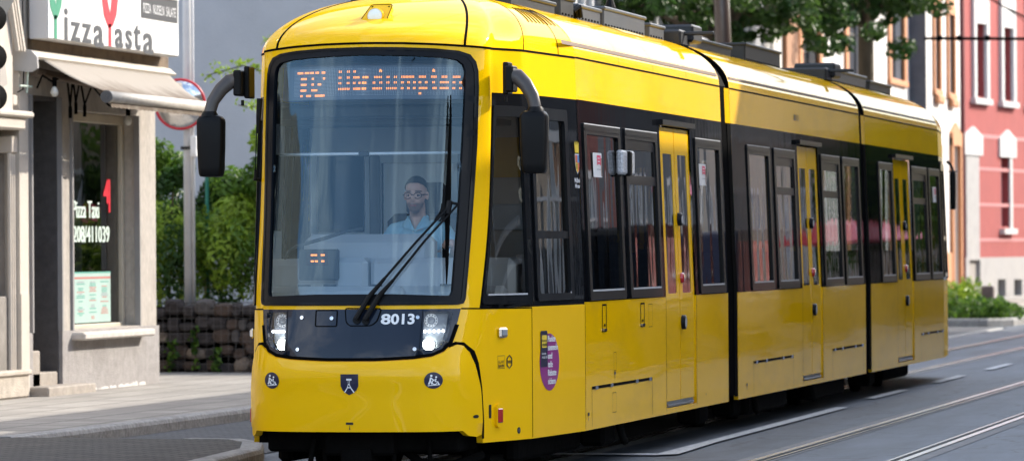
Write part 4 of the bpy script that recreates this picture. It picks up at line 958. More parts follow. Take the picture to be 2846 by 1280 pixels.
def asphalt():
    m, nt, p = newmat('asphalt'); L = nt.links; p.inputs['Roughness'].default_value = .62; p.inputs['Specular IOR Level'].default_value = .5
    tc = N(nt, 'ShaderNodeTexCoord'); mp = N(nt, 'ShaderNodeMapping'); mp.inputs['Scale'].default_value = (1.6, .22, 1); L.new(tc.outputs['Object'], mp.inputs[0])
    n1 = N(nt, 'ShaderNodeTexNoise', Scale=1.0, Detail=10., Roughness=.72); L.new(mp.outputs[0], n1.inputs['Vector'])
    r1 = N(nt, 'ShaderNodeValToRGB'); e = r1.color_ramp.elements; e[0].position = .32; e[0].color = (.040, .051, .066, 1); e[1].position = .70; e[1].color = (.108, .130, .160, 1); L.new(n1.outputs[0], r1.inputs[0])
    n2 = N(nt, 'ShaderNodeTexNoise', Scale=120., Detail=3.); L.new(tc.outputs['Object'], n2.inputs['Vector'])
    r2 = N(nt, 'ShaderNodeMapRange'); r2.inputs[1].default_value = .3; r2.inputs[2].default_value = .75; r2.inputs[3].default_value = .55; r2.inputs[4].default_value = 1.5; L.new(n2.outputs[0], r2.inputs[0])
    mx = N(nt, 'ShaderNodeMix', data_type='RGBA', blend_type='MULTIPLY'); mx.inputs[0].default_value = 1.; L.new(r1.outputs[0], mx.inputs[6]); L.new(r2.outputs[0], mx.inputs[7])
    vo = N(nt, 'ShaderNodeTexVoronoi', feature='DISTANCE_TO_EDGE', Scale=.55); mp2 = N(nt, 'ShaderNodeMapping'); L.new(tc.outputs['Object'], mp2.inputs[0])
    nw = N(nt, 'ShaderNodeTexNoise', Scale=2.2, Detail=4.); L.new(tc.outputs['Object'], nw.inputs['Vector']); ad = N(nt, 'ShaderNodeMix', data_type='RGBA', blend_type='LINEAR_LIGHT'); ad.inputs[0].default_value = .28
    L.new(mp2.outputs[0], ad.inputs[6]); L.new(nw.outputs[1], ad.inputs[7]); L.new(ad.outputs[2], vo.inputs['Vector'])
    cr = N(nt, 'ShaderNodeMapRange'); cr.inputs[1].default_value = .004; cr.inputs[2].default_value = .014; cr.inputs[3].default_value = .35; cr.inputs[4].default_value = 1.; L.new(vo.outputs[0], cr.inputs[0])
    m2 = N(nt, 'ShaderNodeMix', data_type='RGBA', blend_type='MULTIPLY'); m2.inputs[0].default_value = .8; L.new(mx.outputs[2], m2.inputs[6]); L.new(cr.outputs[0], m2.inputs[7]); L.new(m2.outputs[2], p.inputs['Base Color'])
    bp = N(nt, 'ShaderNodeBump', Strength=.5, Distance=.006); L.new(n2.outputs[0], bp.inputs['Height']); L.new(bp.outputs[0], p.inputs['Normal'])
    return m
m_asph = asphalt()
m_side = paving('pale_sidewalk_slabs', (.28, .26, .235), (.36, .335, .30), (.10, .09, .08), .5, .5, .016, True, stain=(.19, .175, .155), bump=.3)
m_brick = paving('dark_brick_paving', (.042, .050, .064), (.085, .092, .108), (.012, .012, .012), .21, .105, .016, stain=(.05, .055, .06), bump=.6, rough=.7)
m_bisl = paving('brown_brick_paving', (.055, .050, .046), (.115, .102, .09), (.014, .012, .010), .21, .105, .016, stain=(.06, .055, .05), bump=.6)
m_kerb = pm('granite_kerb', (.30, .295, .285), rough=.75, var=.35, vs=25, bump=.4, bs=60, stain=(.10, .09, .08), stains=2., stainamt=.6)
m_mark = pm('road_paint', (.52, .53, .54), rough=.6, var=.3, vs=30, stain=(.16, .17, .18), stains=14., stainamt=.8, bump=.2, bs=80)
m_rail = pm('rail_steel', (.42, .40, .38), rough=.26, metal=1, var=.3, vs=8)
m_groove = pm('rail_groove', (.006, .006, .006), rough=.8, var=.2)
m_patch = pm('pale_concrete_strip', (.20, .20, .20), rough=.8, var=.3, vs=12, stain=(.09, .09, .10), stains=3.)
def sheet(name, poly, z, mat, kind='structure', res=None):
    me = bpy.data.meshes.new(name); me.from_pydata([(x, y, z) for x, y in poly], [], [tuple(range(len(poly)))]); me.materials.append(mat)
    o = bpy.data.objects.new(name, me); COL.objects.link(o); return tag(o, kind=kind)
sheet('road', [(-400, -300), (400, -300), (400, 1200), (-400, 1200)], 0, m_asph)
def strip_mesh(name, cx, w, y0, y1, z, mat, n=24):
    mb = MB(); V = []
    for i in range(n+1): y = y0+(y1-y0)*i/n; c = cx(y); V += [(c-w/2, y, z), (c+w/2, y, z)]
    mb.add(V, [(2*i, 2*i+1, 2*i+3, 2*i+2) for i in range(n)]); return mb
def bend(x0): return lambda y: x0-(.30*min(1, max(0, (y-8)/18)) if x0 < 1.5 else 0)
for i, x0 in enumerate((-.55, .55, 2.16, 3.31)):
    c = bend(x0); s = 1 if i % 2 == 0 else -1
    m1 = strip_mesh('p', lambda y: c(y)-.0, .30, -40, 140, .004, m_patch); o = m1.build('rail_bedding', m_patch); tag(o, kind='structure')
    m1 = strip_mesh('p', lambda y: c(y), .062, -40, 140, .012, m_rail); o = m1.build('rail', m_rail); tag(o, kind='structure')
    m1 = strip_mesh('p', lambda y: c(y)+s*.058, .055, -40, 140, .010, m_groove); o = m1.build('rail_groove', m_groove); tag(o, kind='structure')
    m1 = strip_mesh('p', lambda y: c(y)+s*.098, .024, -40, 140, .012, m_rail); o = m1.build('rail_guard', m_rail); tag(o, kind='structure')
sheet('road_marking', [(-1.9, 4.95), (1.27, 4.95), (1.40, 5.1), (1.33, 7.2), (1.27, 15.2), (1.14, 15.2), (1.21, 7.2), (1.22, 5.17), (-1.9, 5.12)], .016, m_mark)
for y in (17.8, 23.4, 28.9, 34.5, 40.1, 45.7, 51.3): sheet('road_marking', [(1.06, y), (1.18, y), (1.17, y+2.8), (1.05, y+2.8)], .016, m_mark)
# sidewalk on the left with its kerb, brick parking bay, brick build-out in front
mb = MB(); pv = [(-7.9, 5.4), (-4.30, 5.4), (-4.30, 60), (-4.0, 61), (-4.0, 140), (-60, 140), (-60, 5.4)]; n = len(pv)
mb.add([(x, y, .12) for x, y in pv]+[(x, y, -.05) for x, y in pv], [tuple(range(n))]+[(i, i+n, (i+1) % n+n, (i+1) % n) for i in range(n)]); tag(mb.build('sidewalk', m_side), kind='structure')
def kerb(pts, w=.15, h=.125, z0=-.05, name='kerb', joint=1.0):
    mb = MB(); prof = [(-w/2, z0), (-w/2, h+.004), (w/2-.035, h+.004), (w/2-.01, h-.008), (w/2+.005, h-.04), (w/2+.01, z0)]
    P = [Vector((*p, 0)) for p in dens(pts, .5, False)]; V = []; m = len(prof)
    for i, p in enumerate(P):
        t = (P[min(i+1, len(P)-1)]-P[max(i-1, 0)]).normalized(); r = Vector((t.y, -t.x, 0))
        for a, b in prof: V.append(p+r*a+Vector((0, 0, b)))
    mb.add(V, [(i*m+j, i*m+j+1, (i+1)*m+j+1, (i+1)*m+j) for i in range(len(P)-1) for j in range(m-1)]+[tuple(range(m)), tuple((len(P)-1)*m+k for k in range(m))]); o = mb.build(name, m_kerb, smooth=False); return tag(o, kind='structure')
kerb([(-4.36, 5.3), (-4.30, 6.5), (-4.25, 8), (-4.22, 12), (-4.22, 60), (-3.95, 61.5), (-3.95, 110)], .17)
sheet('parking_bay', [(-4.2, 4.2), (-2.05, 4.2), (-2.05, 60), (-4.2, 60)], .008, m_brick)
mb = MB(); pv = [(-60, -60), (-1.28, -60), (-1.42, 1.3), (-1.62, 3.4), (-1.95, 4.65), (-2.2, 5.05), (-4.3, 5.38), (-60, 5.38)]; n = len(pv)
mb.add([(x, y, .12) for x, y in pv]+[(x, y, -.05) for x, y in pv], [tuple(range(n))]+[(i, i+n, (i+1) % n+n, (i+1) % n) for i in range(n)]); tag(mb.build('pavement', m_bisl), kind='structure')
kerb([(-1.32, -60), (-1.46, 1.3), (-1.66, 3.4), (-1.98, 4.55), (-2.25, 5.0), (-2.7, 5.12)], .17)
kerb([(-2.0, 5.5), (-2.0, 58)], .14, .025, name='gutter_kerb')
# pavement on the right side of the street (behind the camera's right hand)
mb = MB(); mb.box(8.6, 60, -60, 140, -.05, .12); tag(mb.build('far_pavement', m_side), kind='structure')

# ------------------------------------------------------------------ masonry materials
m_stucL = pm('rough_pale_stucco', (.46, .42, .375), rough=.9, var=.14, vs=22, bump=.8, bs=70, stain=(.27, .235, .205), stains=2.2, stainamt=.65, vscale=(1, 1, .5))
m_stucG = pm('grey_plinth_stucco', (.31, .29, .28), rough=.9, var=.12, vs=12, bump=.5, bs=60, stain=(.17, .155, .145), stains=1.8)
m_cream = pm('cream_plaster', (.52, .47, .41), rough=.85, var=.07, vs=6, bump=.3, bs=50, stain=(.45, .40, .35), stains=1.5, stainamt=.5)
m_taupe = pm('taupe_plaster', (.36, .33, .30), rough=.85, var=.10, vs=5, bump=.3, bs=60, stain=(.25, .22, .20), stains=2.)
m_brst = pm('brown_stained_stone', (.16, .115, .075), rough=.85, var=.25, vs=9, bump=.4, bs=50, stain=(.08, .05, .035), stains=4.)
m_dgrey = pm('dark_grey_wall', (.075, .07, .07), rough=.8, var=.2, vs=10, bump=.3, stain=(.045, .04, .04), stains=3.)
m_pane = glassmat('shop_glass', (.50, .52, .52), refl=1.3, ior=1.5, wav=.004, ws=1.2)
m_inwall = pm('shop_interior', (.14, .13, .12), rough=.8, var=.3, vs=2)
m_peach = pm('orange_trim', (.52, .235, .11), rough=.8, var=.08, vs=4)
m_whit = pm('white_facade', (.66, .63, .60), rough=.85, var=.05, vs=2, bump=.2, stain=(.62, .60, .57), stains=.5, stainamt=.5)
m_slate = pm('slate_cladding', (.055, .065, .085), rough=.6, var=.2, vs=3, bump=.3, bs=6)
m_redw = pm('red_facade', (.33, .062, .058), rough=.85, var=.06, vs=2.5, bump=.2, stain=(.27, .055, .055), stains=.7, stainamt=.5)
m_stone = pm('grey_stone_base', (.36, .35, .345), rough=.85, var=.08, vs=3, bump=.3, bs=20, stain=(.40, .38, .36), stains=.9)
m_wpane = pm('window_pane_dark', (.02, .022, .026), rough=.08, var=.4, coat=1., bump=.05, bs=1.5)
m_curt = pm('curtain', (.55, .55, .53), rough=.9, var=.25, vs=6, vscale=(1, 4, .3))
m_greyw = pm('grey_gable_render', (.42, .43, .46), rough=.9, var=.06, vs=1.2, bump=.25, bs=20, stain=(.36, .37, .40), stains=.25, stainamt=.6)
m_roof = pm('roof_tiles', (.10, .05, .04), rough=.8, var=.3, vs=8, bump=.5, bs=10)
def fx(X): return lambda y, z: (X, y, z)

# ------------------------------------------------------------------ pizza house on the left
X0 = -7.6
pz = thing('corner_house', 'weathered pale corner house with takeaway shop window under the awning', 'house', (-9.5, 17.5, .12))
mb = MB()
win = rect(16.63, 19.10, .78, 3.24); door = rect(15.26, 16.24, .32, 3.36)
patch(mb, [(15.08, .80), (15.26, .80), (15.26, 3.36), (16.24, 3.36), (16.24, .80), (19.72, .80), (19.72, 9), (15.08, 9)], [rect(16.63, 19.10, .81, 3.24)], fx(X0), .6, hrim=.42)
mb.add([(X0, 19.72, .8), (X0, 19.72, 9), (-16, 19.72, 9), (-16, 19.72, .8)], [(0, 1, 2, 3)]); mb.add([(X0, 15.08, .8), (X0, 15.08, 9), (X0-.3, 15.08, 9), (X0-.3, 15.08, .8)], [(3, 2, 1, 0)])
mb.add([(X0, 15.08, 9), (X0, 19.72, 9), (-16, 19.72, 9), (-16, 15.08, 9)], [(0, 1, 2, 3)]); mb.build('wall', m_stucL, pz)
mb = MB(); mb.box(-8.0, X0+.025, 16.24, 19.745, .05, .80); mb.box(-8.0, X0+.025, 15.06, 15.26, .05, .80); mb.box(-15.9, X0-.3, 19.5, 19.745, .05, .80); mb.build('plinth', m_stucG, pz)
mb = MB()
for k in range(26): y = 16.7+2.6*k/26; ell(mb, (X0+.022, y+random.uniform(-.05, .05), .125), (.008, random.uniform(.04, .10), random.uniform(.01, .035)+.05*max(0, (k-14)/11)*random.random()), 8)
mb.build('peeling_paint', pm('flaking_limewash', (.55, .53, .50), rough=.9, var=.15, vs=12), pz, smooth=True)
mb = MB(); mb.box(-8.6, X0-.02, 15.26, 15.30, .12, 3.36); mb.box(-8.6, X0-.02, 16.20, 16.24, .12, 3.36); mb.box(-8.6, -8.55, 15.3, 16.2, .12, 3.36); mb.box(-8.6, X0-.02, 15.3, 16.2, 3.32, 3.36); mb.build('doorway', m_dgrey, pz)
mb = MB(); mb.box(-8.5, -8.44, 15.62, 16.2, .32, 3.2, .01); mb.box(-8.44, -8.42, 15.72, 16.1, .6, 2.9, .01); d_ = mb.build('door', pm('door_brown_black', (.05, .042, .04), rough=.5, var=.2), pz); mb = MB(); mb.tube([(-8.41, 15.7, 1.2), (-8.36, 15.7, 1.2), (-8.36, 15.8, 1.2)], .012, 8); mb.build('handle', m_chrome, d_)
mb = MB(); mb.box(-8.4, -7.33, 15.06, 16.66, .05, .22, .015); mb.box(-8.4, -7.62, 15.3, 15.62, .2, .60, .012); mb.box(-8.4, -7.62, 15.3, 16.2, .2, .36, .012); mb.build('doorstep', pm('worn_step_stone', (.34, .30, .26), rough=.85, var=.25, vs=10, bump=.4, stain=(.10, .09, .06), stains=5.), pz)
mb = MB(); mb.box(X0-.06, X0+.035, 15.24, 15.28, .80, 3.36); mb.box(X0-.06, X0+.035, 16.22, 16.255, .80, 3.36); mb.box(X0-.06, X0+.03, 16.60, 16.645, .80, 3.24); mb.box(X0-.06, X0+.008, 19.085, 19.11, .80, 3.24); mb.build('corner_bead', pm('bead_grey', (.28, .27, .27), rough=.6, var=.1), pz)
mb = MB(); mb.box(-8.05, -7.42, 16.55, 19.12, .69, .775, .02); mb.build('window_sill', pm('sill_stone', (.50, .46, .42), rough=.8, var=.15, vs=10, bump=.3), pz)
XG = -7.83
mb = MB(); mb.box(XG-.03, XG+.05, 16.63, 19.09, 3.13, 3.24, .01); mb.box(XG-.03, XG+.05, 19.01, 19.095, .78, 3.13, .01); mb.box(XG-.03, XG+.05, 16.63, 16.72, .78, 3.13, .01); mb.box(XG-.03, XG+.055, 16.72, 19.01, .775, .85, .01)
sw = mb.build('shop_window', pm('cream_window_frame', (.50, .45, .36), rough=.5, var=.08), pz)
mb = MB(); mb.add([(XG, 16.70, .85), (XG, 19.01, .85), (XG, 19.01, 3.13), (XG, 16.70, 3.13)], [(0, 1, 2, 3)]); mb.build('shop_pane', m_pane, sw)
mb = MB(); mb.box(-10.5, -10.4, 15.5, 24, .3, 3.6); mb.box(-10.4, -7.9, 19.3, 19.4, .3, 3.6); mb.box(-10.4, -7.9, 15.5, 19.4, .30, .34); mb.box(-10.4, -7.9, 15.5, 19.4, 3.5, 3.56); mb.build('shop_room', m_inwall, pz)
mb = MB(); mb.box(-8.3, -8.27, 18.75, 19.0, .9, 3.3); mb.box(-9.0, -8.9, 18.9, 19.25, 2.1, 3.0); mb.build('shop_curtain', m_curt, pz)
fw = lambda y, z: (XG+.004, y, z)
mb = MB(); 
for q_, e_ in ((-.012, .002), (.012, .003)): dtext(mb, 'Pizza Taxi', 17.36+q_, 18.28+q_, 2.05, 2.245, fw, e_, .0); dtext(mb, '0208/411039', 17.22+q_, 18.65+q_, 1.775, 1.96, fw, e_, .0)
ln = mb.build('window_lettering', pm('mint_lettering', (.55, .66, .60), rough=.6, var=.02), sw)
mb = MB(); dtext(mb, '4', 18.45, 18.66, 2.22, 2.50, fw, .002, .03); mb.box(XG+.002, XG+.006, 18.64, 18.70, 2.12, 2.50); mb.build('red_lettering', m_redb, sw)
# fascia, canted upper wall
mb = MB(); mb.box(-7.75, -7.50, 15.12, 19.95, 3.78, 3.96, .01); mb.build('fascia', m_brst, pz)
mb = MB(); mb.box(-7.75, -7.45, 15.10, 15.14+.15, 3.96, 5.2); mb.build('fascia_end', m_taupe, pz)
# sign
sg = thing('shop_sign', 'white lightbox sign lettered Pizza Pasta above the awning', 'sign', (-7.4, 17.4, 3.94))
mb = MB(); mb.box(-7.50, -7.29, 14.985, 19.66, 3.945, 5.6, .008); mb.build('sign_box', pm('sign_frame_alu', (.55, .55, .56), rough=.4, var=.05), sg)
fs_ = lambda y, z: (-7.285, y, z)
mb = MB(); patch(mb, rect(14.99, 19.65, 3.955, 5.59), (), fs_, 2.); mb.build('sign_face', pm('sign_white_acrylic', (.82, .82, .81), rough=.35, var=.02, stain=(.70, .68, .64), stains=1.2, stainamt=.35), sg)
mb = MB()
vs_, f2 = fit_text('i', 15.50, 15.635, 3.955, 4.30, .02); mb.add([offp(fs_, a, b, .003) for a, b in vs_], f2)
for t, a, b, z0, z1 in (('z', 15.72, 16.05, 3.955, 4.165), ('z', 16.10, 16.43, 3.955, 4.165), ('a', 16.50, 16.86, 3.925, 4.165), ('a', 17.25, 17.56, 3.955, 4.165), ('s', 17.63, 17.88, 3.955, 4.165), ('t', 17.93, 18.20, 3.955, 4.24), ('a', 18.28, 18.68, 3.925, 4.165)):
    for q_, e_ in ((-.018, .003), (-.006, .0035), (.006, .004), (.018, .0045)): dtext(mb, t, a+.018+q_, b-.018+q_, z0, z1, fs_, e_, .012)
mb.build('sign_lettering', pm('anthracite_lettering', (.055, .06, .07), rough=.5, var=.02), sg)
def pfork(yc, w, col, nm):
    mb = MB(); P = lambda pts: [(yc+a*w, 3.955+b) for a, b in pts]
    ribbon(mb, P([(0, 0), (0, .25)]), .10, .004, fs_)
    patch(mb, P([(-.10, .20), (-.45, .33), (-.60, .50), (-.62, .9), (-.2, 1.0), (-.10, .9), (-.15, .5), (.02, .36), (.12, .5), (.14, .75), (.22, 1.), (.62, .95), (.66, .55), (.52, .36), (.22, .23)])[::1], (), fs_, .1, off=.004)
    patch(mb, P([(-.40, .50), (-.34, .42), (-.28, .5), (-.26, .95), (-.42, .95)]), (), fs_, .3, off=.002)
    return mb.build(nm, col, sg)
pfork(15.22, .38, pm('sign_green', (.03, .24, .14), rough=.5, var=.1), 'green_letter'); pfork(17.08, .46, m_redb, 'red_letter')
mb = MB(); patch(mb, rect(18.22, 19.60, 4.335, 4.60), (), fs_, .5, off=.006); dtext(mb, 'PIZZA  NUDELN  SALATE', 18.28, 19.52, 4.395, 4.505, fs_, .010, .0, mi=1); patch(mb, rect(18.22, 19.62, 4.60, 4.66), (), fs_, .5, off=.02, rim=.02, mi=2)
mb.build('sign_plaque', [pm('plaque_black', (.04, .042, .05), rough=.5, var=0), m_wsticker, m_white], sg)
# awning
aw = thing('awning', 'dirty beige fabric awning folded out over the pizza shop window', 'awning', (-7.3, 17.4, 3.2))
pa = lambda a, b, d: (a, d, b)
mb = MB(); cas = [(-7.60, 3.60), (-7.40, 3.58), (-7.33, 3.62), (-7.335, 3.74), (-7.40, 3.81), (-7.50, 3.83), (-7.60, 3.83)]; mb.prism(cas, pa, 14.76, 14.80); mb.build('casing_end', pm('casing_plastic', (.42, .41, .40), rough=.5, var=.08), aw)
mb = MB(); mb.prism([(-7.60, 3.74), (-7.36, 3.72), (-7.34, 3.745), (-7.42, 3.81), (-7.50, 3.83), (-7.60, 3.83)], pa, 14.80, 19.75); mb.build('casing', pm('casing_beige', (.50, .45, .38), rough=.6, var=.1), aw)
m_cloth, ntc, pc = newmat('awning_cloth'); pc.inputs['Roughness'].default_value = .9
n1 = N(ntc, 'ShaderNodeTexNoise', Scale=2.2, Detail=9., Roughness=.7); ntc.links.new(coords(ntc, (1, 1.8, 1)), n1.inputs['Vector']); sxx = N(ntc, 'ShaderNodeSeparateXYZ'); tcc = N(ntc, 'ShaderNodeTexCoord'); ntc.links.new(tcc.outputs['Object'], sxx.inputs[0])
mr = N(ntc, 'ShaderNodeMapRange'); mr.inputs[1].default_value = -7.15; mr.inputs[2].default_value = -6.78; mr.inputs[3].default_value = -.12; mr.inputs[4].default_value = .26; ntc.links.new(sxx.outputs[0], mr.inputs[0])
adn = N(ntc, 'ShaderNodeMath', operation='ADD'); ntc.links.new(n1.outputs[0], adn.inputs[0]); ntc.links.new(mr.outputs[0], adn.inputs[1])
crp = N(ntc, 'ShaderNodeValToRGB'); e = crp.color_ramp.elements; e[0].position = .45; e[0].color = (.27, .24, .205, 1); e[1].position = .76; e[1].color = (.12, .09, .065, 1); ntc.links.new(adn.outputs[0], crp.inputs[0]); ntc.links.new(crp.outputs[0], pc.inputs['Base Color'])
mb = MB(); V = []; nn = 26; mm = 10
for i in range(nn+1):
    y = 15.38+(19.02-15.38)*i/nn
    for j in range(mm+1):
        t = j/mm; V.append((-7.37+(-6.79+7.37)*t, y+(15.0-15.38)*(1-t)*(1-i/nn)+(19.55-19.02)*(1-t)*(i/nn), 3.725+(3.385-3.725)*t-.03*sin(pi*t)+.004*sin(i*2.6)))
k = mm+1; mb.add(V, [(i*k+j, (i+1)*k+j, (i+1)*k+j+1, i*k+j+1) for i in range(nn) for j in range(mm)]); cl_ = mb.build('cloth', m_cloth, aw, smooth=True); sol = cl_.modifiers.new('t', 'SOLIDIFY'); sol.thickness = .006
mb = MB(); mb.tube([(-6.75, 15.34, 3.33), (-6.75, 19.04, 3.33)], .062, 18); mb.build('front_bar', pm('dirty_white_bar', (.46, .43, .39), rough=.5, var=.15, vs=3, vscale=(1, 2, 5), stain=(.30, .25, .20), stains=5.), aw, smooth=True)
mb = MB(); mb.tube([(-6.75, 15.325, 3.33), (-6.75, 15.34, 3.33)], .068, 18); mb.tube([(-6.75, 15.31, 3.33), (-6.75, 15.326, 3.33)], .02, 8); mb.build('bar_cap', m_alu, aw)
mb = MB(); V = []; nn = 90
for i in range(nn+1): y = 15.45+(19.0-15.45)*i/nn; V += [(-6.74, y, 3.275), (-6.738, y, 3.225-.012*abs(sin(i*.9)))]
mb.add(V, [(2*i, 2*i+2, 2*i+3, 2*i+1) for i in range(nn)]); mb.build('valance', m_cloth, aw)
mb = MB()
for ya, yb in ((15.25, 15.75), (19.3, 18.7)): mb.tube([(-7.5, ya, 3.58), (-7.1, (ya+yb)/2+.5*(1 if ya < 17 else -1), 3.48), (-6.8, yb, 3.36)], .035, 10)
mb.tube([(-7.48, 15.05, 3.60), (-7.48, 17.5, 3.52)], .05, 12); mb.build('folding_arm', pm('arm_brown', (.12, .085, .06), rough=.6, var=.2), aw)
# festoon lights
ft = thing('light_string', 'string of light bulbs hanging on black cables beneath the awning', 'fairy lights', (-7.3, 16.8, 3.1))
mb = MB(); P = [(-7.42, 15.0, 3.42), (-7.4, 15.12, 3.56), (-7.36, 15.3, 3.50), (-7.34, 15.75, 3.58), (-7.34, 15.86, 3.25), (-7.34, 15.95, 3.57), (-7.34, 16.05, 3.30), (-7.34, 16.2, 3.56), (-7.34, 16.35, 3.28), (-7.34, 16.6, 3.5), (-7.34, 17.2, 3.30), (-7.32, 17.75, 3.28), (-7.32, 18.4, 3.30)]; mb.tube(P, .012, 6)
for p in P[4:9:2]: mb.tube([p, (p[0], p[1], p[2]-.13)], .02, 8)
mb.build('cable', m_gap, ft)
for (y, z) in ((15.22, 3.44), (17.77, 3.20)):
    mb = MB(); mb.tube([(-7.3, y, z+.10), (-7.3, y, z)], .026, 10); s_ = mb.build('socket', m_gap, ft); mb = MB(); mb.lathe([(0, -.11), (.03, -.10), (.045, -.07), (.04, -.04), (.02, 0)], (-7.3, y, z), (0, 0, 1), 16); mb.build('bulb', pm('bulb_milky', (.62, .60, .55), rough=.2, var=.02) if 'bulb_milky' not in MATS else MATS['bulb_milky'], s_, smooth=True)
# menu poster
mn = thing('menu_poster', 'pale green menu poster taped to the lower shop window', 'poster', (XG, 18, .86))
fp = lambda y, z: (XG+.008, y, z)
mb = MB(); patch(mb, rect(17.15, 18.68, .865, 1.44), (), fp, .5, rim=.005); mb.build('sheet', pm('poster_mint', (.34, .47, .43), rough=.7, var=.05), mn)
mb = MB(); patch(mb, rect(17.15, 18.67, 1.36, 1.385), (), fp, .5, off=.002, mi=1); patch(mb, rect(17.15, 18.68, 1.425, 1.44), (), fp, .5, off=.002, mi=0)
rnd = random.Random(5)
for cx_ in (17.60, 18.03, 18.45):
    z = 1.32
    while z > .90:
        if rnd.random() < .86: w_ = rnd.uniform(.05, .15); patch(mb, rect(cx_-w_, cx_+w_, z, z+.010), (), fp, .5, off=.002, mi=rnd.choice((0, 0, 1, 1, 2)))
        z -= .021 if rnd.random() < .8 else .05
mb.build('print', [pm('print_green', (.08, .32, .26), rough=.7, var=0), pm('print_red', (.42, .16, .14), rough=.7, var=0), m_intm], mn)

# ------------------------------------------------------------------ ornate neighbour at the left edge
oh = thing('ornate_house', 'cream ornate house with arched mouldings and stone ledge at the left edge', 'house', (-9, 5, .12))
mb = MB(); mb.box(-20, -7.72, -45, 0, .1, 4.6); mb.box(-20, -7.72, 0, 14.80, .1, 12); mb.build('wall', m_taupe, oh)
mb = MB(); mb.box(-7.75, -7.55, 14.79, 15.07, .12, 9); mb.box(-7.75, -7.54, 14.795, 15.05, .12, 1.22); mb.build('pilaster', m_cream, oh)
mb = MB(); mb.box(-7.72, -7.45, 11.5, 14.72, 2.96, 3.13, .02); mb.box(-7.72, -7.40, 11.4, 14.86, 3.09, 3.16, .02); mb.build('ledge', m_cream, oh)
mb = MB(); mb.box(-7.72, -7.50, 13.0, 14.46, 3.16, 5, .01); mb.build('arch_field', m_cream, oh)
mb = MB()
P = [(13.7, 3.30)]+[(13.7+.60*cos(a)*.98, 3.30+.64*sin(a)) for a in [radians(t) for t in range(12, 91, 6)]]+[(13.7, 3.94)]
patch(mb, P, (), fx(-7.495), .1, off=.0); mb.build('arch_recess', m_taupe, oh)
mb = MB()
for k, (d, w_) in enumerate(((0, .05), (.10, .04), (.17, .06))):
    A = Vector((-7.46, 14.22+d, 4.45)); B = Vector((-7.46, 14.50+d*1.0, 3.80)); mb.tube([A, B], w_*.6, 4)
mb.build('gable_moulding', m_cream, oh)
mb = MB(); mb.box(-7.6, -7.5, 14.46, 14.60, 3.22, 3.33, .01); mb.build('bracket_box', m_cream, oh)
mb = MB()
for y in (14.60, 14.665, 14.73): mb.tube([(-7.60, y, .35), (-7.60, y, 2.72)], .024, 8)
mb.box(-7.72, -7.56, 14.58, 14.76, 2.72, 2.90, .01); mb.build('pilaster_fluting', m_cream, oh)
mb = MB(); mb.box(-7.75, -7.62, 10, 14.60, .1, 1.20, .01); mb.build('plinth', pm('ornate_plinth', (.22, .20, .18), rough=.9, var=.2, vs=4, bump=.4), oh)
mb = MB(); mb.box(-7.75, -7.50, 10, 14.92, .12, .38, .02); mb.box(-7.75, -7.47, 10, 14.95, .36, .42, .015); mb.build('base_ledge', pm('base_ledge_stone', (.42, .37, .31), rough=.85, var=.2, vs=6, bump=.5), oh)
def wgrid(root, ys, zs, w, h, X, sgn, mframe, mpane, dz=0):
    for y in ys:
        for z in zs:
            mb = MB(); 
            for a, b, c, d in ((y-w/2-.1, y-w/2, z, z+h), (y+w/2, y+w/2+.1, z, z+h), (y-w/2-.12, y+w/2+.12, z+h, z+h+.14), (y-w/2-.15, y+w/2+.15, z-.1, z), (y-.03, y+.03, z, z+h), (y-w/2, y+w/2, z+h*.62, z+h*.62+.05)): mb.box(*sorted((X-sgn*.02, X+sgn*.08)), a, b, c, d)
            f_ = mb.build('window', mframe, root); mb = MB(); mb.box(*sorted((X-sgn*.01, X+sgn*.012)), y-w/2, y+w/2, z, z+h); mb.build('pane', mpane, f_)
wgrid(oh, [1.5+2.8*k for k in range(4)], (1.6, 5.2, 8.8), 1.5, 2.1, -7.72, 1, m_cream, m_wpane)

# cable clamp and wire on the pilaster
wr = MB(); wr.tube([(-7.53, 14.86, 6), (-7.52, 14.84, 4.2), (-7.52, 14.86, 3.6), (-7.50, 14.78, 3.40), (-7.48, 14.55, 3.36)], .008, 6); tag(wr.build('wall_cable', m_gap), 'thin grey cable looping down the cream pilaster', 'cable')
wr = MB(); wr.tube([(-7.48, 14.62, 3.43), (-7.48, 15.0, 3.435)], .012, 8); wr.tube([(-7.48, 14.84, 3.36), (-7.48, 14.88, 3.60)], .012, 6); tag(wr.build('wire_clamp', pm('pale_green_clamp', (.40, .48, .42), rough=.5, var=.1)), 'pale green wire clamp fixed between the ornate house and the shop', 'clamp')
# traffic light at the edge
tl = thing('traffic_light', 'dark traffic light with three round black visors at the left edge', 'traffic light', (-6.0, 9.3, .12))
mb = MB(); mb.tube([(-6.0, 9.1, .12), (-6.0, 9.1, 4.6)], .06, 14); mb.build('pole', m_alud, tl)
mb = MB(); mb.box(-6.17, -5.83, 9.0, 9.42, 2.9, 4.1, .05); mb.build('housing', m_matt, tl)
for z in (3.125, 3.50, 3.868):
    mb = MB(); mb.lathe([(.13, 0), (.128, .34), (.122, .35), (.118, .02)], (-6.0, 9.35, z), (0.0, 1, 0), 24); v_ = mb.build('visor', m_gap, tl, smooth=True)
mb = MB(); mb.prism([(9.2, 3.85), (9.95, 3.86), (10.12, 3.97), (10.35, 4.13), (10.35, 4.9), (9.2, 4.9)], lambda a, b, d: (-6.02+d, a, b), 0, .02); mb.build('backboard', pm('backboard_grey', (.05, .055, .06), rough=.5, var=.05), tl)

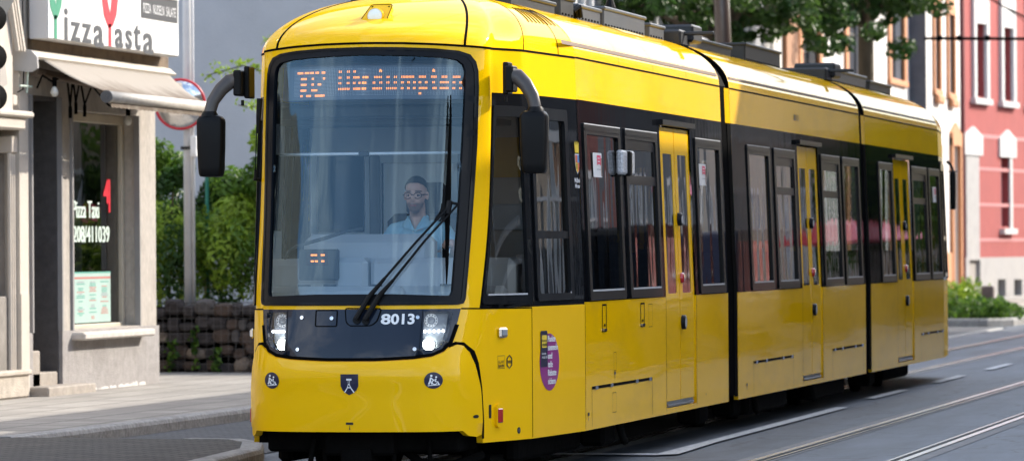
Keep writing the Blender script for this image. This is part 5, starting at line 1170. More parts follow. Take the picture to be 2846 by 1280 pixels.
# ------------------------------------------------------------------ behind the corner: gabion wall, hedge, pole, grey house
gb = thing('gabion_wall', 'low gabion wall of dark rubble stones in wire mesh under the hedge', 'wall', (-8, 24.0, .12))
gf = lambda t, z: (-10.2+t, 24.30-.18*t*.5, z)      # front face facing the camera
mb = MB(); rnd = random.Random(3)
for row in range(5):
    t = -.1+rnd.random()*.2; zr = .14+row*.172
    while t < 7.2:
        w_ = rnd.uniform(.11, .30); h_ = rnd.uniform(.11, .20); c = gf(t+w_/2, zr+h_/2+rnd.uniform(-.03, .03))
        nn = 8; vs = []
        for i in range(5):
            for k in range(nn):
                a = 2*pi*k/nn; ca, sa = cos(a), sin(a); ca = abs(ca)**.55*(1 if ca > 0 else -1); sa = abs(sa)**.55*(1 if sa > 0 else -1)
                r_ = (.74, 1.04, 1.12, 1.0, .6)[i]*rnd.uniform(.86, 1.08)
                vs.append((c[0]+ca*r_*w_*.5, c[1]+.02+(-.09, -.055, 0, .06, .1)[i]+rnd.uniform(-.012, .012), c[2]+sa*r_*h_*.5))
        mb.add(vs, [(i*nn+k, i*nn+(k+1) % nn, (i+1)*nn+(k+1) % nn, (i+1)*nn+k) for i in range(4) for k in range(nn)]+[tuple(range(nn))[::-1]], rnd.choice((0, 0, 0, 1, 1, 2, 3)))
        t += w_*.97
mb.build('stone_fill', [pm('stone_dark', (.045, .038, .038), rough=.9, var=.35, vs=14, bump=.6, bs=30), pm('stone_brown', (.085, .058, .045), rough=.9, var=.35, vs=14, bump=.6, bs=30), pm('stone_grey', (.09, .08, .076), rough=.9, var=.3, vs=14, bump=.6, bs=30), pm('stone_pale', (.24, .19, .15), rough=.9, var=.3, vs=14, bump=.6, bs=30)], gb)
mb = MB(); mb.box(-10.3, -3.0, 24.2, 24.9, .1, .95); mb.build('core', m_gap, gb)
mb = MB()
for k in range(76): p = gf(k*.1, .12); mb.tube([(p[0], p[1]-.10, .12), (p[0], p[1]-.10, 1.0)], .0024, 4, cap=False)
for k in range(10): a = gf(0, .12+.1*k-.0); b = gf(7.4, .12+.1*k); mb.tube([(a[0], a[1]-.10, .13+.097*k), (b[0], b[1]-.10, .13+.097*k)], .0024, 4, cap=False)
for k in range(76): p = gf(k*.1, .12); mb.tube([(p[0], p[1]-.10, 1.0), (p[0], p[1]+.5, 1.01)], .004, 4, cap=False)
mb.build('wire_mesh', pm('galvanised_wire', (.14, .14, .145), rough=.5, metal=.6, var=.2), gb)

def leafmat(name, c, var=.35, trans=.4):
    m, nt, p = newmat(name); L = nt.links; p.inputs['Roughness'].default_value = .45; p.inputs['Specular IOR Level'].default_value = .35
    g = N(nt, 'ShaderNodeTexNoise', Scale=3.5, Detail=3.); tc = N(nt, 'ShaderNodeTexCoord'); L.new(tc.outputs['Object'], g.inputs['Vector'])
    n2 = N(nt, 'ShaderNodeTexNoise', Scale=40., Detail=2.); L.new(tc.outputs['Object'], n2.inputs['Vector'])
    mx = N(nt, 'ShaderNodeMix', data_type='RGBA'); mx.inputs[6].default_value = [x*(1-var) for x in c]+[1]; mx.inputs[7].default_value = [x*(1+var*1.3) for x in c]+[1]
    r = N(nt, 'ShaderNodeMapRange'); r.inputs[1].default_value = .35; r.inputs[2].default_value = .65; av = N(nt, 'ShaderNodeMath', operation='ADD'); L.new(g.outputs[0], av.inputs[0]); L.new(n2.outputs[0], av.inputs[1]); hv = N(nt, 'ShaderNodeMath', operation='MULTIPLY'); hv.inputs[1].default_value = .5
    L.new(av.outputs[0], hv.inputs[0]); L.new(hv.outputs[0], r.inputs[0]); L.new(r.outputs[0], mx.inputs[0]); L.new(mx.outputs[2], p.inputs['Base Color'])
    t = N(nt, 'ShaderNodeBsdfTranslucent'); L.new(mx.outputs[2], t.inputs[0]); ms = N(nt, 'ShaderNodeMixShader'); ms.inputs[0].default_value = trans
    L.new(p.outputs[0], ms.inputs[1]); L.new(t.outputs[0], ms.inputs[2]); L.new(ms.outputs[0], nt.nodes['Material Output'].inputs[0]); return m
m_lf = leafmat('leaf_mid', (.105, .20, .025)); m_lfd = leafmat('leaf_dark', (.035, .085, .016)); m_lfy = leafmat('leaf_yellow_green', (.25, .36, .035)); m_lft = leafmat('tree_leaf', (.05, .10, .018)); m_bark = pm('bark', (.10, .075, .045), rough=.9, var=.3, vs=6, bump=.8, bs=14, vscale=(1, 1, .3))
def leaves(mb, c, r, n, s, rnd, mi=0, up=.3, elong=1.6, shell=.55):
    for _ in range(n):
        d = Vector((rnd.gauss(0, 1), rnd.gauss(0, 1), rnd.gauss(0, 1))).normalized(); q = (shell+(1-shell)*rnd.random())**.5 if rnd.random() < .75 else rnd.random()
        p = Vector(c)+Vector((d.x*r[0], d.y*r[1], d.z*r[2]))*q
        nn = (d+Vector((rnd.gauss(0, .6), rnd.gauss(0, .6), rnd.gauss(0, .6)+up))).normalized(); t = nn.orthogonal().normalized(); a = rnd.random()*6.28; b = nn.cross(t); t, b = t*cos(a)+b*sin(a), b*cos(a)-t*sin(a)
        L_ = s*rnd.uniform(.6, 1.3)*elong; w_ = s*rnd.uniform(.5, 1.)
        mb.add([p-t*L_*.5, p+b*w_*.5+nn*w_*.12, p+t*L_*.5, p-b*w_*.5+nn*w_*.12], [(0, 1, 2, 3)], mi)
def shrub(name, label, cat, clumps, n, s, mats, seed, group=None, stems=True, loc=None):
    rnd = random.Random(seed); cs = clumps; loc = loc or (sum(c[0] for c in cs)/len(cs), sum(c[1] for c in cs)/len(cs), .12)
    root = thing(name, label, cat, loc, group); mb = MB()
    for c in cs:
        k = max(3, int(len(mats)*0+c[3]*9))
        for _ in range(k+4):
            o = Vector((rnd.gauss(0, .42), rnd.gauss(0, .42), rnd.gauss(0, .42))); cc = (c[0]+o.x*c[3], c[1]+o.y*c[3]*.8, c[2]+o.z*c[4]); rr_ = c[3]*rnd.uniform(.28, .5)
            leaves(mb, cc, (rr_, rr_, rr_*c[4]/c[3]), int(n*rr_*rr_*13), s, rnd, rnd.choice(range(len(mats))) if len(c) < 6 else c[5])
    mb.build('foliage', mats, root)
    if stems:
        mb = MB()
        for c in cs[:8]: mb.tube([(c[0], c[1]+.1, .12), (c[0]+rnd.uniform(-.1, .1), c[1]+.1, c[2])], [.03, .012], 6)
        mb.build('stem', m_bark, root)
    return root
# lower evergreen hedge with pale upright shoots
rnd = random.Random(11)
hd = thing('hedge', 'feathery bright green conifer hedge just behind the gabion wall', 'hedge', (-7.5, 25.4, .12))
mb = MB()
for i in range(44):
    x = -10.4+i*.15+rnd.uniform(-.05, .05); z = 1.25+rnd.uniform(-.25, .55); y = 25.2+rnd.uniform(-.25, .45)
    leaves(mb, (x, y, z), (.26, .26, .55), 420, .05, rnd, rnd.choice((0, 1, 1, 2)), .5, 2.4)
for i in range(110):
    x = -10.3+rnd.random()*6.6; h = 1.55+rnd.random()*.75; y = 24.95+rnd.random()*.6; dx = rnd.uniform(-.12, .18)
    for k in range(16):
        t = k/16; c = Vector((x+dx*t, y, h-.55+.62*t)); w_ = .11*(1-t)+.025
        leaves(mb, c, (w_, w_, .03), 8, .035, rnd, 2 if rnd.random() < .7 else 0, .9, 2.6)
mb.build('foliage', [m_lf, m_lfd, m_lfy], hd)
mb = MB()
for i in range(12): x = -10.2+i*.55; mb.tube([(x, 25.5, .12), (x+.05, 25.4, 1.6)], [.03, .01], 6)
mb.build('stem', m_bark, hd)
shrub('leafy_shrub', 'tall dense green shrub with yellow lit leaves between pole and tram', 'shrub', [(-8.3, 26.8, 2.2, .75, .7), (-7.4, 26.6, 2.6, .85, .85), (-7.9, 26.6, 3.0, .55, .5), (-6.6, 26.8, 2.8, .9, 1.0), (-7.1, 26.4, 3.45, .6, .42), (-6.2, 27, 3.4, .8, .6)], 420, .075, [m_lf, m_lf, m_lfy, m_lfd], 21)
shrub('leafy_shrub', 'dark leafy shrub between the shop corner and the mirror pole', 'shrub', [(-9.9, 26.6, 2.1, .7, .6), (-9.2, 26.9, 2.3, .7, .6), (-10.5, 27, 2.5, .8, .8), (-9.6, 26.4, 2.75, .35, .3)], 420, .07, [m_lf, m_lfd, m_lfd], 22)
# arching rose sprays above the shrub
rs = thing('rose_branch', 'thin arching sprays of pale green leaves against the grey gable', 'branch', (-7.6, 26.2, 3.0)); mb = MB(); ms = MB(); rnd = random.Random(4)
for P in ([(-7.2, 26.3, 3.3), (-7.8, 26.2, 3.95), (-8.4, 26.1, 4.12), (-8.9, 26.1, 4.0)], [(-7.0, 26.3, 3.4), (-7.4, 26.2, 4.1), (-7.9, 26.1, 4.45), (-8.05, 26.1, 4.4)], [(-7.2, 26.3, 3.2), (-8.0, 26.2, 3.55), (-8.5, 26.2, 3.6)]):
    ms.tube(P, .008, 5); mb = MB()
    for a, b in zip(P[:-1], P[1:]):
        for k in range(12):
            c = Vector(a).lerp(Vector(b), k/12); leaves(mb, c+Vector((rnd.gauss(0, .03), rnd.gauss(0, .03), rnd.gauss(0, .04))), (.08, .06, .06), 7, .05, rnd, 0)
    mb.build('leaflets', [m_lfy], rs); ms.build('cane', m_bark, rs)
# ivy on the gabion
for j, (t0, w_, z1, z0, n) in enumerate(((.95, .10, .62, .15, 34), (1.42, .07, .55, .15, 26), (1.75, .06, .70, .16, 24), (2.05, .06, .42, .15, 30), (2.95, .08, .62, .14, 44), (3.5, .14, .42, .14, 50), (4.15, .34, 1.08, .15, 360), (4.9, .36, 1.05, .15, 300))):
    rnd = random.Random(40+j); mb = MB()
    for k in range(n):
        z = z0+(z1-z0)*rnd.random(); x, y, _ = gf(t0+rnd.gauss(0, w_*.5), z); leaves(mb, (x, y-.15, z), (.03, .03, .03), 3, .065, rnd, 0 if rnd.random() < .7 else 1, .1, 1.2)
    p0 = gf(t0, z0); p1 = gf(t0+.03, z1); mb.tube([(p0[0], p0[1]-.12, z0), (p1[0], p1[1]-.12, z1)], .006, 5, mi=2)
    lab = ('short ivy strand nearest the shop corner on the stones', 'second ivy strand from the shop corner on the stones', 'tall thin ivy strand left of the gabion middle', 'low ivy strand under the mirror pole', 'ivy strand growing over the pale stone', 'low ivy clump right of the pale stone', 'thick ivy curtain on the gabion close to the tram', 'ivy curtain on the gabion hidden mostly by the tram')[j]
    tag(mb.build('ivy_vine', [m_lf, m_lfd, m_bark]), lab, 'ivy', 'ivy vines on the gabion wall')
# mirror pole
tp = thing('mirror_pole', 'tall galvanised pole carrying a round red-rimmed traffic mirror', 'pole', (-8.99, 25.6, .12))
mb = MB(); mb.tube([(-9.015, 25.6, .12), (-9.02, 25.6, 7.5)], .058, 18); mb.tube([(-8.935, 25.57, .12), (-8.94, 25.57, 7.5)], .022, 8); mb.build('pole', pm('galvanised_pole', (.60, .60, .61), rough=.5, metal=.0, var=.08), tp, smooth=True)
mb = MB(); mb.box(-9.09, -8.88, 25.52, 25.66, 2.98, 3.02); mb.box(-9.09, -8.88, 25.52, 25.66, 3.40, 3.44); mb.build('clamp', m_alud, tp)
c = Vector((-9.06, 25.42, 3.56)); mn_ = Vector((.22, -1, -.10)).normalized()
mb = MB(); mb.lathe([(.315, -.03), (.335, -.01), (.335, .01), (.315, .025), (.30, .01)], c, mn_, 40); mr_ = mb.build('mirror_rim', m_redb, tp, smooth=True)
mb = MB(); mb.lathe([(.305, .012), (.25, .045), (.17, .07), (.08, .083), (0, .087)], c, mn_, 40); mb.build('convex_mirror', m_chrome, mr_, smooth=True)
mb = MB(); mb.lathe([(.32, -.03), (.25, -.05), (0, -.06)], c, mn_, 30); mb.build('mirror_back', m_alud, mr_)
mb = MB(); mb.box(-8.94, -8.86, 25.45, 25.55, 2.88, 3.15, .01); mb.box(-8.93, -8.87, 25.44, 25.452, 2.92, 3.0); mb.build('pole_plate', m_white, tp)
tp.location += Vector((.308, -1.0, 0))
mb = MB(); mb.tube([(-8.66, 25.3, .9), (-8.67, 25.3, 2.85)], .025, 8); tag(mb.build('plant_stake', pm('green_stake', (.01, .16, .11), rough=.5, var=.1)), 'dark green plant stake standing in the hedge right of the mirror pole', 'stake')

# grey gable house
gh = thing('grey_gable_house', 'tall house with a plain grey windowless gable behind the hedge', 'house', (-14, 47, .12))
mb = MB(); mb.box(-24, -7.6, 31.5, 63, .1, 13); mb.build('wall', m_greyw, gh)
mb = MB(); mb.prism([(-24.3, 13), (-7.3, 13), (-15.8, 18)], lambda a, b, d: (a, d, b), 31.3, 63.1); mb.build('roof', m_roof, gh)
wgrid(gh, [34+3.3*k for k in range(9)], (1.6, 5.2, 8.9), 1.3, 2.0, -7.6, 1, m_white, m_wpane)

# ------------------------------------------------------------------ far row of houses
def house_win(root, X, y0, y1, z0, z1, fr=.22, m_f=None, m_p=None, sill=True, depth=.22, curtain=True, corbel=None):
    mb = MB(); mb.box(X-.05, X+.07, y0-fr, y0, z0-.0, z1); mb.box(X-.05, X+.07, y1, y1+fr, z0-.0, z1); mb.box(X-.05, X+.075, y0-fr, y1+fr, z1, z1+fr*1.2); mb.box(X-.05, X+.10, y0-fr-.05, y1+fr+.05, z0-.16, z0, .02)
    w_ = mb.build('window', m_f, root)
    mb = MB(); mb.box(X-depth-.05, X-depth, y0, y1, z0, z1); mb.build('pane', m_p, w_)
    mb = MB(); mb.box(X-depth, X-depth+.03, (y0+y1)/2-.04, (y0+y1)/2+.04, z0, z1); mb.box(X-depth, X-depth+.03, y0, y1, z0+(z1-z0)*.68, z0+(z1-z0)*.68+.07); mb.box(X-depth, X-depth+.02, y0, y0+.06, z0, z1); mb.box(X-depth, X-depth+.02, y1-.06, y1, z0, z1); mb.build('glazing_bar', m_alud, w_)
    return w_
hb = thing('brown_trim_house', 'white house with brown window surrounds behind the two trees', 'house', (-11, 75, .12))
ws = [(67.9, 70.4, 4.6, 6.9), (75.0, 78.0, 5.2, 7.7), (82.6, 85.1, 6.05, 8.4), (67.9, 70.4, 1.4, 3.6), (75.0, 78.0, 1.4, 3.9), (82.6, 85.1, 1.6, 4.1)]
mb = MB(); patch(mb, rect(63.05, 86.35, .1, 13), [rect(*w_) for w_ in ws], fx(-7.6), 3., hrim=.3); mb.box(-20, -7.95, 63.05, 86.35, .1, 13); mb.build('wall', m_whit, hb)
for w_ in ws: house_win(hb, -7.6, *w_, fr=.45, m_f=m_peach, m_p=m_wpane)
mb = MB(); mb.box(-7.62, -7.50, 65.4, 67.0, .1, 13); mb.build('pilaster', pm('brown_pilaster', (.40, .20, .11), rough=.8, var=.1), hb)
mb = MB(); mb.box(-20.4, -7.2, 62.9, 86.34, 13, 13.4); mb.prism([(-20.4, 13.4), (-7.2, 13.4), (-13.8, 17.5)], lambda a, b, d: (a, d, b), 63, 86.3); mb.build('roof', m_roof, hb)
hc = thing('orange_window_house', 'narrow white house with orange window surrounds and slate side wall', 'house', (-11, 90, .12))
ws = [(87.95, 89.1, 5.95, 8.1), (91.0, 92.3, 5.95, 8.15), (87.95, 89.1, 9.6, 11.6), (91.0, 92.3, 9.6, 11.6), (87.9, 89.1, 2.0, 4.2)]
mb = MB(); patch(mb, rect(86.40, 94.0, .1, 13.5), [rect(*w_) for w_ in ws]+[rect(91.6, 93.2, .3, 4.5)], fx(-7.15), 3., hrim=.3); mb.box(-20, -7.5, 86.42, 94.0, .1, 13.5); mb.build('wall', m_whit, hc)
for w_ in ws: house_win(hc, -7.15, *w_, fr=.22, m_f=m_peach, m_p=pm('brown_shutter', (.12, .045, .02), rough=.5, var=.2) if 'brown_shutter' not in MATS else MATS['brown_shutter'])
mb = MB(); mb.box(-20, -7.14, 86.36, 86.41, .1, 13.5); mb.build('side_wall', m_slate, hc)
mb = MB()
for y0_, y1_ in ((87.7, 89.35), (90.8, 92.5)): mb.box(-7.16, -7.10, y0_, y1_, 8.35, 9.4); mb.box(-7.1, -6.98, y0_+.15, y1_-.15, 5.55, 5.80, .05)
mb.box(-7.16, -7.05, 91.3, 91.62, .12, 4.7); mb.box(-7.16, -7.05, 93.2, 93.5, .12, 4.9); mb.box(-7.16, -7.04, 91.3, 93.5, 4.5, 4.85); mb.prism([(91.3, 4.85), (93.5, 4.85), (92.4, 5.15)], lambda a, b, d: (-7.16+d, a, b), 0, .10); mb.box(-7.16, -7.08, 88, 91.3, .12, 1.5); mb.build('orange_surround', m_peach, hc)
mb = MB(); mb.box(-7.5, -7.42, 91.6, 93.2, .3, 4.5); mb.build('door', pm('door_tan', (.33, .24, .17), rough=.6, var=.15), hc)
mb = MB(); mb.prism([(-20.2, 13.5), (-6.9, 13.5), (-13.5, 17.5)], lambda a, b, d: (a, d, b), 86.3, 94); mb.build('roof', m_roof, hc)
# red house on a slightly turned front
hr_ = thing('red_house', 'salmon red house with white window surrounds and grey stone base', 'house', (-9, 98, .12))
D0 = Vector((-7.15, 94.02, 0)); dd_ = Vector((sin(radians(7.9)), cos(radians(7.9)), 0)); nn_ = Vector((dd_.y, -dd_.x, 0))
fr_ = lambda s, z: tuple(D0+dd_*s+Vector((0, 0, z)))
wsr = [(1.50, 2.70, 6.0, 8.12), (4.68, 5.85, 6.0, 8.14), (7.85, 9.05, 6.0, 8.14), (4.56, 5.5, 2.25, 4.32), (7.8, 8.9, 2.25, 4.32), (1.5, 2.7, 10, 12), (4.7, 5.9, 10, 12)]
mb = MB(); patch(mb, rect(.12, 16, 1.35, 14), [rect(*w_) for w_ in wsr]+[rect(.55, 1.85, 1.36, 4.3)], fr_, 3., hrim=.3); mb.prism([(.12, 1.36), (16, 1.36), (16, 14), (.12, 14)], lambda a, b, d: tuple(Vector(fr_(a, b))-nn_*d), .32, 12); mb.build('wall', m_redw, hr_)
mb = MB(); patch(mb, rect(0, 16, .1, 1.35), [rect(.62, 1.85, .12, 1.28), rect(3.86, 4.8, .2, .70), rect(5.8, 6.75, .2, .68), rect(8.2, 9.1, .2, .68)], fr_, 3., off=.06, rim=.1, hrim=.25); mb.build('stone_base', m_stone, hr_)
mb = MB()
for z in (4.87, 3.92, 2.88, 1.86): patch(mb, rect(1.95, 16, z-.05, z+.05) if z < 4.8 else rect(.12, 16, z-.06, z+.06), (), fr_, 4., off=.012)
mb.build('rendered_band', pm('pink_band', (.50, .20, .20), rough=.8, var=.05), hr_)
mb = MB(); B = lambda a0, a1, z0, z1, d0, d1: mb.prism(rect(a0, a1, z0, z1), lambda a, b, d: tuple(Vector(fr_(a, b))+nn_*d), d0, d1)
for a0, a1, z0, z1 in wsr:
    w_ = .34 if z0 > 5 else .0
    if z0 > 5:
        B(a0-.26, a0, z0-.1, 9.6, -.02, .10); B(a1, a1+.26, z0-.1, 9.6, -.02, .10); B(a0, a1, z1, 9.6, -.02, .08)
    else: B(a1, a1+.25, z0-.1, z1+.1, -.02, .05)
    B(a0-.38 if z0 > 5 else a0-.2, a1+.38, z0-.22, z0-.06, .0, .16)
for a0, a1 in ((.2, 2.22), (4.25, 6.18), (7.6, 9.4)): mb.prism([(a0, 4.30), (a1, 4.30), (a1, 4.86), ((a0+a1)/2, 5.12), (a0, 4.86)], lambda a, b, d: tuple(Vector(fr_(a, b))+nn_*d), -.02, .07)
mb.build('white_surround', pm('surround_paint', (.58, .58, .57), rough=.8, var=.06), hr_)
mb = MB(); B(.45, 1.92, 1.35, 4.3, -.25, .03); mb.build('grey_panel', m_stone, hr_)
mb = MB(); B(.62, 1.85, .12, 1.28, -.15, -.05); mb.build('door', m_taupe, hr_)
for a0, a1, z0, z1 in wsr:
    mb = MB(); B(a0, a0+(a1-a0)*.45, z0, z1, -.26, -.22); w_ = mb.build('window', m_wpane, hr_)
    mb = MB(); B(a0+(a1-a0)*.45, a1, z0, z1, -.26, -.22); mb.build('curtain', pm('window_curtain_blue', (.34, .36, .42), rough=.8, var=.1) if 'window_curtain_blue' not in MATS else MATS['window_curtain_blue'], w_)
mb = MB()
for a0, a1 in ((3.86, 4.8), (5.8, 6.75), (8.2, 9.1)): B(a0, a1, .2, .70, -.2, -.15)
mb.build('cellar_window', m_gap, hr_)
mb = MB(); mb.tube([D0+Vector((.06, -.02, .2)), D0+Vector((.06, -.02, 13))], .06, 10); mb.build('downpipe', pm('pipe_oxblood', (.14, .03, .03), rough=.5, var=.1), hr_)
mb = MB(); mb.prism([(-.3, 14), (16.3, 14), (16, 17), (0, 17)], lambda a, b, d: tuple(Vector(fr_(a, b))-nn_*(d)), -.4, 9); mb.build('roof', m_roof, hr_)
# planter bed
def bed(name, label, x0, x1, y0, y1, h, n, sz, mats, seed, loc):
    rnd = random.Random(seed); root = thing(name, label, 'shrub', loc); mb = MB(); bl = [(rnd.uniform(x0, x1), rnd.uniform(y0, y1), rnd.uniform(.15, .5), rnd.uniform(.5, 1)) for _ in range(26)]
    for _ in range(n):
        bx, by, r, k = rnd.choice(bl); x = bx+rnd.gauss(0, r*.6); y = by+rnd.gauss(0, r*.7); z = .1+h*k*rnd.random()**.6*max(.25, 1-((x-bx)/r/1.8)**2)*rnd.uniform(.8, 1.15)
        leaves(mb, (x, y, z), (.03, .03, .03), 1, sz, rnd, rnd.choice(range(len(mats))), .5, 2.2)
    mb.build('foliage', mats, root); mb = MB()
    for bx, by, r, k in bl[:14]: mb.tube([(bx, by, .08), (bx+rnd.uniform(-.08, .08), by, .1+h*k)], [.012, .004], 5)
    mb.build('stem', m_bark, root)
bed('ground_shrub', 'low spreading dark green shrub bed at the kerb before the red house', -4.8, -2.5, 61.6, 66, .46, 9000, .07, [m_lf, m_lf, m_lfd], 31, (-3.7, 63.5, .12))
bed('flowering_shrub', 'loose yellow green shrub behind the low shrub bed', -5.2, -3.7, 68.5, 70, .85, 3600, .09, [m_lfy, m_lf, m_lfy], 32, (-4.5, 69.2, .12))
mb = MB(); mb.box(-3.55, -3.28, 68.0, 68.3, .1, .78, .03); tag(mb.build('stone_bollard', pm('bollard_stone', (.16, .12, .11), rough=.8, var=.2)), 'square brown stone post behind the low shrub bed', 'bollard')
kerb([(-4.6, 61.2), (-2.6, 60.8), (-2.2, 61.4), (-2.15, 66)], .2, .16, name='planter_kerb')
# trees
def tree(x, y, label, crown, seed, h0, lean_=0, rt=.22):
    rnd = random.Random(seed); root = thing('street_tree', label, 'tree', (x, y, .12), 'street trees on the left pavement'); mb = MB()
    top = Vector((x+lean_, y, h0)); mb.tube([(x, y, .1), (x+lean_*.4, y, h0*.5), top], [rt, rt*.85, rt*.75], 12)
    for c in crown: mb.tube([top-Vector((0, 0, .5)), top.lerp(Vector(c[:3]), .5)+Vector((0, 0, .15)), c[:3]], [rt*.4, rt*.22, .03], 7)
    mb.build('trunk', m_bark, root); mb = MB()
    for (cx_, cy_, cz_, r) in crown:
        for _ in range(int(7+r*5)):
            o = Vector((rnd.gauss(0, .5), rnd.gauss(0, .5), rnd.gauss(0, .42)))*r; q = r*rnd.uniform(.18, .42)
            leaves(mb, (cx_+o.x, cy_+o.y, cz_+o.z), (q, q, q*.7), int(150*q*q*6)+25, .12, rnd, 0 if rnd.random() < .6 else 1, .4, 1.4)
    mb.build('crown', [m_lft, m_lfd, m_lf], root); return root
tree(-5.5, 63.7, 'dark leafy tree with thick trunk in front of the brown trimmed windows', [(-6.6, 60.5, 7.4, 1.3), (-5.2, 62.5, 7.7, 1.5), (-4.1, 64, 8.0, 1.3), (-6.0, 66, 8.4, 1.6), (-7.0, 58.5, 6.9, .7), (-5.5, 63, 9.4, 1.9), (-4.4, 60, 7.9, .9), (-6.1, 62, 6.75, .6), (-3.8, 66, 8.2, 1.1), (-6.9, 62, 6.75, .45), (-6.3, 62, 6.4, .4), (-5.9, 62, 6.3, .4), (-4.9, 62, 6.75, .6), (-4.6, 61, 6.9, .5)], 51, 6.9)
tree(-6.2, 49.5, 'broad leafy tree rising above the first tram joint', [(-7.5, 45.5, 6.3, 1.2), (-6.6, 47.5, 6.7, 1.3), (-5.6, 49, 6.9, 1.4), (-5.0, 51, 6.4, 1.0), (-4.6, 51.5, 6.0, .7), (-6.2, 48, 8.2, 1.9), (-8, 44, 7.1, 1.2), (-5, 52.5, 7.2, 1.0), (-9.0, 41.5, 6.3, 1.0), (-7.3, 49, 6.0, .7), (-6.5, 49, 6.0, .6), (-5.5, 49, 5.9, .6), (-5.05, 49, 5.95, .4), (-5.7, 49, 5.45, .3)], 52, 6.0)
# catenary mast and wires
ms_ = thing('catenary_mast', 'brown tapered steel mast rising behind the first tram joint', 'mast', (-4.75, 42.5, .12))
mb = MB(); mb.tube([(-4.72, 42.7, .12), (-4.86, 42.5, 5.2), (-4.96, 42.35, 9.0)], [.17, .135, .115], 20); mb.build('pole', pm('mast_brown_paint', (.07, .045, .032), rough=.35, var=.1, coat=.3), ms_, smooth=True)
mb = MB(); mb.tube([(-4.9, 42.4, 8.0), (1.5, 42.4, 8.3)], .05, 8); mb.build('bracket_arm', m_alud, ms_)
mb = MB(); mb.tube([(-5.05, 70, 6.445), (-4.6, 70, 6.44), (-2.0, 70.2, 6.39), (9, 70.5, 6.3)], .035, 8)
for p in ((-4.7, 6.45), (-4.25, 6.44), (-3.6, 6.43)): ell(mb, (p[0], 70, p[1]), (.08, .08, .07), 10)
tag(mb.build('span_wire', m_gap), 'thick dark span wire with insulators crossing before the red house', 'cable')
mb = MB(); mb.tube([(-4.6, 70, 7.9), (-2.5, 70, 6.75), (0, 69, 6.2)], .016, 6); tag(mb.build('contact_wire', m_gap), 'thin dark wire sloping down to the right across the red house', 'cable')
mb = MB(); mb.tube([(-4.6, 72, 8.1), (-2.5, 71, 6.6), (0, 69, 5.6)], .010, 6); tag(mb.build('contact_wire', m_gap), 'thinner lower wire sloping across the red house windows', 'cable')
# overhead line above the tram
mb = MB(); mb.tube([(0, -60, 5.6), (0, 0, 5.55), (-.1, 60, 5.6), (-.3, 140, 5.6)], .007, 6); mb.tube([(2.75, -60, 5.6), (2.75, 140, 5.6)], .007, 6); tag(mb.build('overhead_line', m_gap), 'overhead contact line running along the tram tracks', 'cable')

# ------------------------------------------------------------------ the other side of the street (seen as reflections, and it shades the road)
def block(y0, y1, H, mat, label, xf=9.7, wz=(1.5, 5.0, 8.2)):
    r = thing('town_house', label, 'house', (xf+5, (y0+y1)/2, .12)); mb = MB(); mb.box(xf, xf+11, y0, y1, .1, H); mb.build('wall', mat, r)
    n = max(1, int((y1-y0)/3)); wgrid(r, [y0+(y1-y0)*(k+.5)/n for k in range(n)], [z for z in wz if z+2.2 < H], 1.25, 2.0, xf, -1, m_white, m_wpane)
    mb = MB(); mb.box(xf-.25, xf+.2, y0, y1, H-.35, H-.001); mb.build('cornice', m_cream, r)
m_f1 = pm('facade_beige', (.30, .25, .20), rough=.85, var=.08); m_f2 = pm('facade_rose', (.30, .10, .08), rough=.85, var=.08); m_f3 = pm('facade_grey', (.17, .18, .19), rough=.85, var=.08); m_f4 = pm('facade_cream', (.34, .30, .25), rough=.85, var=.06)
block(4, 21.5, 9.8, m_f1, 'long beige house opposite the shop, shading the road')
block(21.52, 34, 13.2, m_f3, 'tall dark grey house opposite the tram front', wz=(1.5, 5.0, 8.2, 10.6)); block(34.02, 46, 13.6, m_f2, 'tall rose house opposite, mirrored in the first car', wz=(1.5, 5.0, 8.2, 10.6)); block(46.02, 55, 12.5, m_f3, 'grey house opposite, mirrored beside the first door')
m_f5 = pm('facade_ivory', (.62, .55, .46), rough=.85, var=.06); block(55.02, 67, 10.5, m_f5, 'ivory house opposite, mirrored in the middle car', wz=(1.4, 4.6, 7.8)); block(67.02, 125, 9.5, m_f1, 'long low beige house behind the trees opposite')
def van(x, y, H, Lg, mat, label):
    r = thing('parked_van' if H > 1.7 else 'parked_car', label, 'van' if H > 1.7 else 'car', (x, y, 0)); w_ = .92
    if H > 1.7: pr = [(-Lg/2, .35), (Lg/2, .35), (Lg/2, H*.9), (Lg/2-.15, H), (-Lg/2+1.4, H), (-Lg/2+.75, 1.15), (-Lg/2, .95)]
    else: pr = [(-Lg/2, .3), (Lg/2, .3), (Lg/2, .85), (Lg/2-.5, .95), (Lg/2-1.1, H), (-Lg/2+1.6, H), (-Lg/2+1.0, .92), (-Lg/2, .75)]
    mb = MB(); mb.prism(rpoly(pr, .12, 3), lambda a, b, d: (x+d, y+a, b), -w_, w_); mb.build('body', mat, r)
    mb = MB(); g0, g1 = (.95, H-.18) if H > 1.7 else (.93, H-.08)
    for s in (1, -1): mb.prism([(-Lg/2+1.15 if H > 1.7 else -Lg/2+1.35, g0), (Lg/2-.6, g0), (Lg/2-.9, g1), (-Lg/2+1.7, g1)], lambda a, b, d: (x+s*d, y+a, b), w_-.01, w_+.006)
    mb.build('window', m_wpane, r)
    for a in (-Lg/2+.85, Lg/2-.85):
        for s in (1, -1): mb = MB(); mb.lathe([(0, -.1), (.30, -.1), (.32, -.07), (.32, .07), (.30, .1), (0, .1)], (x+s*(w_-.08), y+a, .32), (1, 0, 0), 20); mb.build('wheel', m_rub, r)
van(6.9, 31.5, 2.35, 5.2, m_blk, 'black delivery van parked opposite, mirrored in the first car windows'); van(6.9, 38.5, 2.3, 4.8, m_navs, 'dark blue van parked opposite, mirrored beside the first door')
